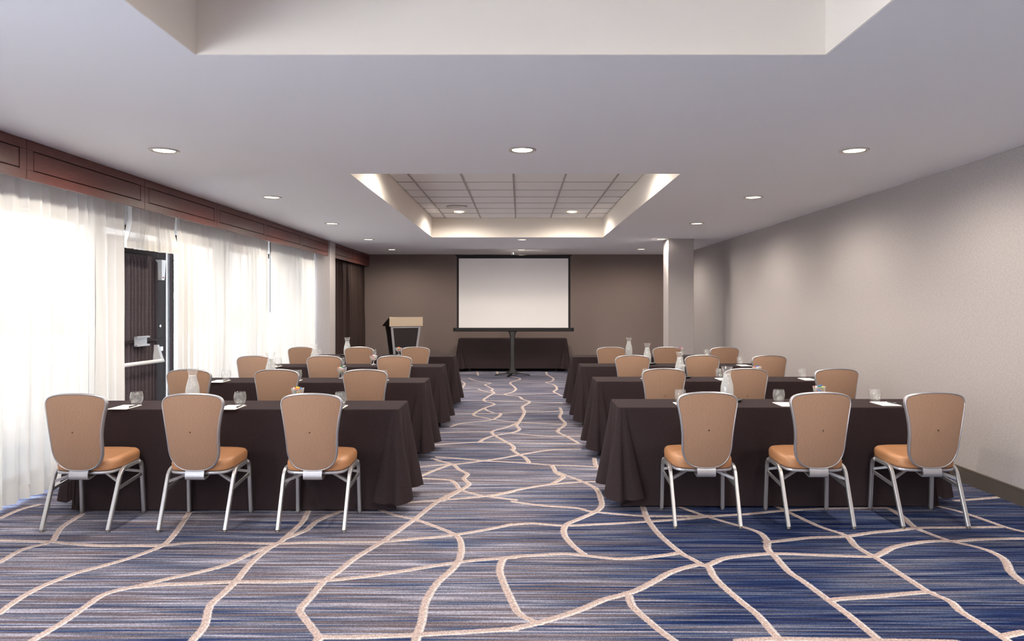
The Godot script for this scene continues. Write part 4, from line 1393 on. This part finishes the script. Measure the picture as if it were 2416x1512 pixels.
# glasses [x, distance], carafe and candy dish of each table
const WARE := [
	{"side": -1, "row": "front", "glass": [[-2.98, 5.455], [-2.172, 5.445], [-1.39, 5.44]], "carafe": [-2.60, 5.62], "candy": [-1.76, 5.60]},
	{"side": -1, "row": "second", "glass": [[-3.04, 7.275], [-2.31, 7.30], [-1.42, 7.30]], "carafe": [-2.615, 7.42], "candy": [-1.877, 7.46]},
	{"side": -1, "row": "third", "glass": [[-3.09, 9.0], [-2.285, 9.0], [-1.44, 9.04]], "carafe": [-2.645, 9.12], "candy": [-1.90, 9.18]},
	{"side": -1, "row": "rear", "glass": [[-3.08, 10.77], [-2.24, 10.77], [-1.46, 10.8]], "carafe": [-2.66, 10.9], "candy": [-1.875, 10.94]},
	{"side": 1, "row": "front", "glass": [[1.277, 5.60], [2.063, 5.60], [2.847, 5.63]], "carafe": [1.673, 5.72], "candy": [2.417, 5.72]},
	{"side": 1, "row": "second", "glass": [[1.338, 7.46], [2.12, 7.47], [2.99, 7.46]], "carafe": [1.707, 7.56], "candy": [2.53, 7.56]},
	{"side": 1, "row": "third", "glass": [[1.30, 9.14], [2.08, 9.14], [2.86, 9.15]], "carafe": [1.667, 9.28], "candy": [2.45, 9.28]},
	{"side": 1, "row": "rear", "glass": [[1.28, 10.72], [2.08, 10.72], [2.845, 10.75]], "carafe": [1.67, 10.86], "candy": [2.45, 10.86]}]


func _ready() -> void:
	rng.seed = 20240611
	# camera: level, lens shifted a little down and left
	var cam := Camera3D.new()
	cam.name = "camera"
	add_child(cam)
	cam.position = Vector3(0, 1.53, 0)
	var near := 0.05
	cam.set_frustum(near * 1512.0 / 1670.0, Vector2(-19.0, -36.0) / 1670.0 * near, near, 120.0)
	cam.current = true
	# bright overcast sky
	var env := Environment.new()
	env.background_mode = Environment.BG_SKY
	var sky := ProceduralSkyMaterial.new()
	sky.sky_top_color = rgb8(200, 217, 242)
	sky.sky_horizon_color = rgb8(244, 246, 248)
	sky.sky_curve = 0.25
	sky.ground_bottom_color = rgb8(150, 150, 148)
	sky.ground_horizon_color = rgb8(200, 202, 202)
	sky.sky_energy_multiplier = SKY_ENERGY
	sky.ground_energy_multiplier = SKY_ENERGY * 0.6
	env.sky = Sky.new()
	env.sky.sky_material = sky
	env.tonemap_mode = Environment.TONE_MAPPER_LINEAR
	env.tonemap_exposure = EXPOSURE
	env.sdfgi_enabled = true
	env.ssao_enabled = true
	env.ssil_enabled = true
	var we := WorldEnvironment.new()
	we.environment = env
	add_child(we)
	# high sun from behind the building: it reaches the terrace, not the windows
	var sun := DirectionalLight3D.new()
	sun.name = "sun"
	sun.rotation_degrees = Vector3(-58, 78, 0)
	sun.light_color = rgb8(255, 252, 246)
	sun.light_energy = SUN_ENERGY
	sun.light_angular_distance = 0.6
	sun.shadow_enabled = true
	sun.sky_mode = DirectionalLight3D.SKY_MODE_LIGHT_ONLY
	add_child(sun)
	make_materials()
	build_floor()
	build_room()
	build_glazing()
	build_lamps()
	build_curtains()
	var k := 0
	var chair: Node3D = null
	for t in TABLES:
		var where: String = "in the %s row %s the aisle" % [t.row, "left of" if t.side < 0 else "right of"]
		build_table(where, t.x, t.d, 0.485, 2.44, 0.40 if t.row == "second" and t.side < 0 else 0.012, 100 + k, -t.side)
		for c in 3:
			var seat: String = [["nearest the curtains", "in the middle", "beside the aisle"], ["beside the aisle", "in the middle", "nearest the wall"]][0 if t.side < 0 else 1][c]
			var label := "tan banquet chair %s, %s" % [where, seat]
			var at := Vector3(t.chairs[c][0], 0, -t.chairs[c][1])
			if chair == null:
				chair = make_chair(label)
				chair.position = at
			else:
				copy_of(chair, "banquet_chair", label, at)
		k += 1
	build_table("under the projection screen", -1.42, 16.28, 0.5, 2.5, 0.075, 120)
	build_ware()
	build_screen()
	build_lectern()
	build_outside()
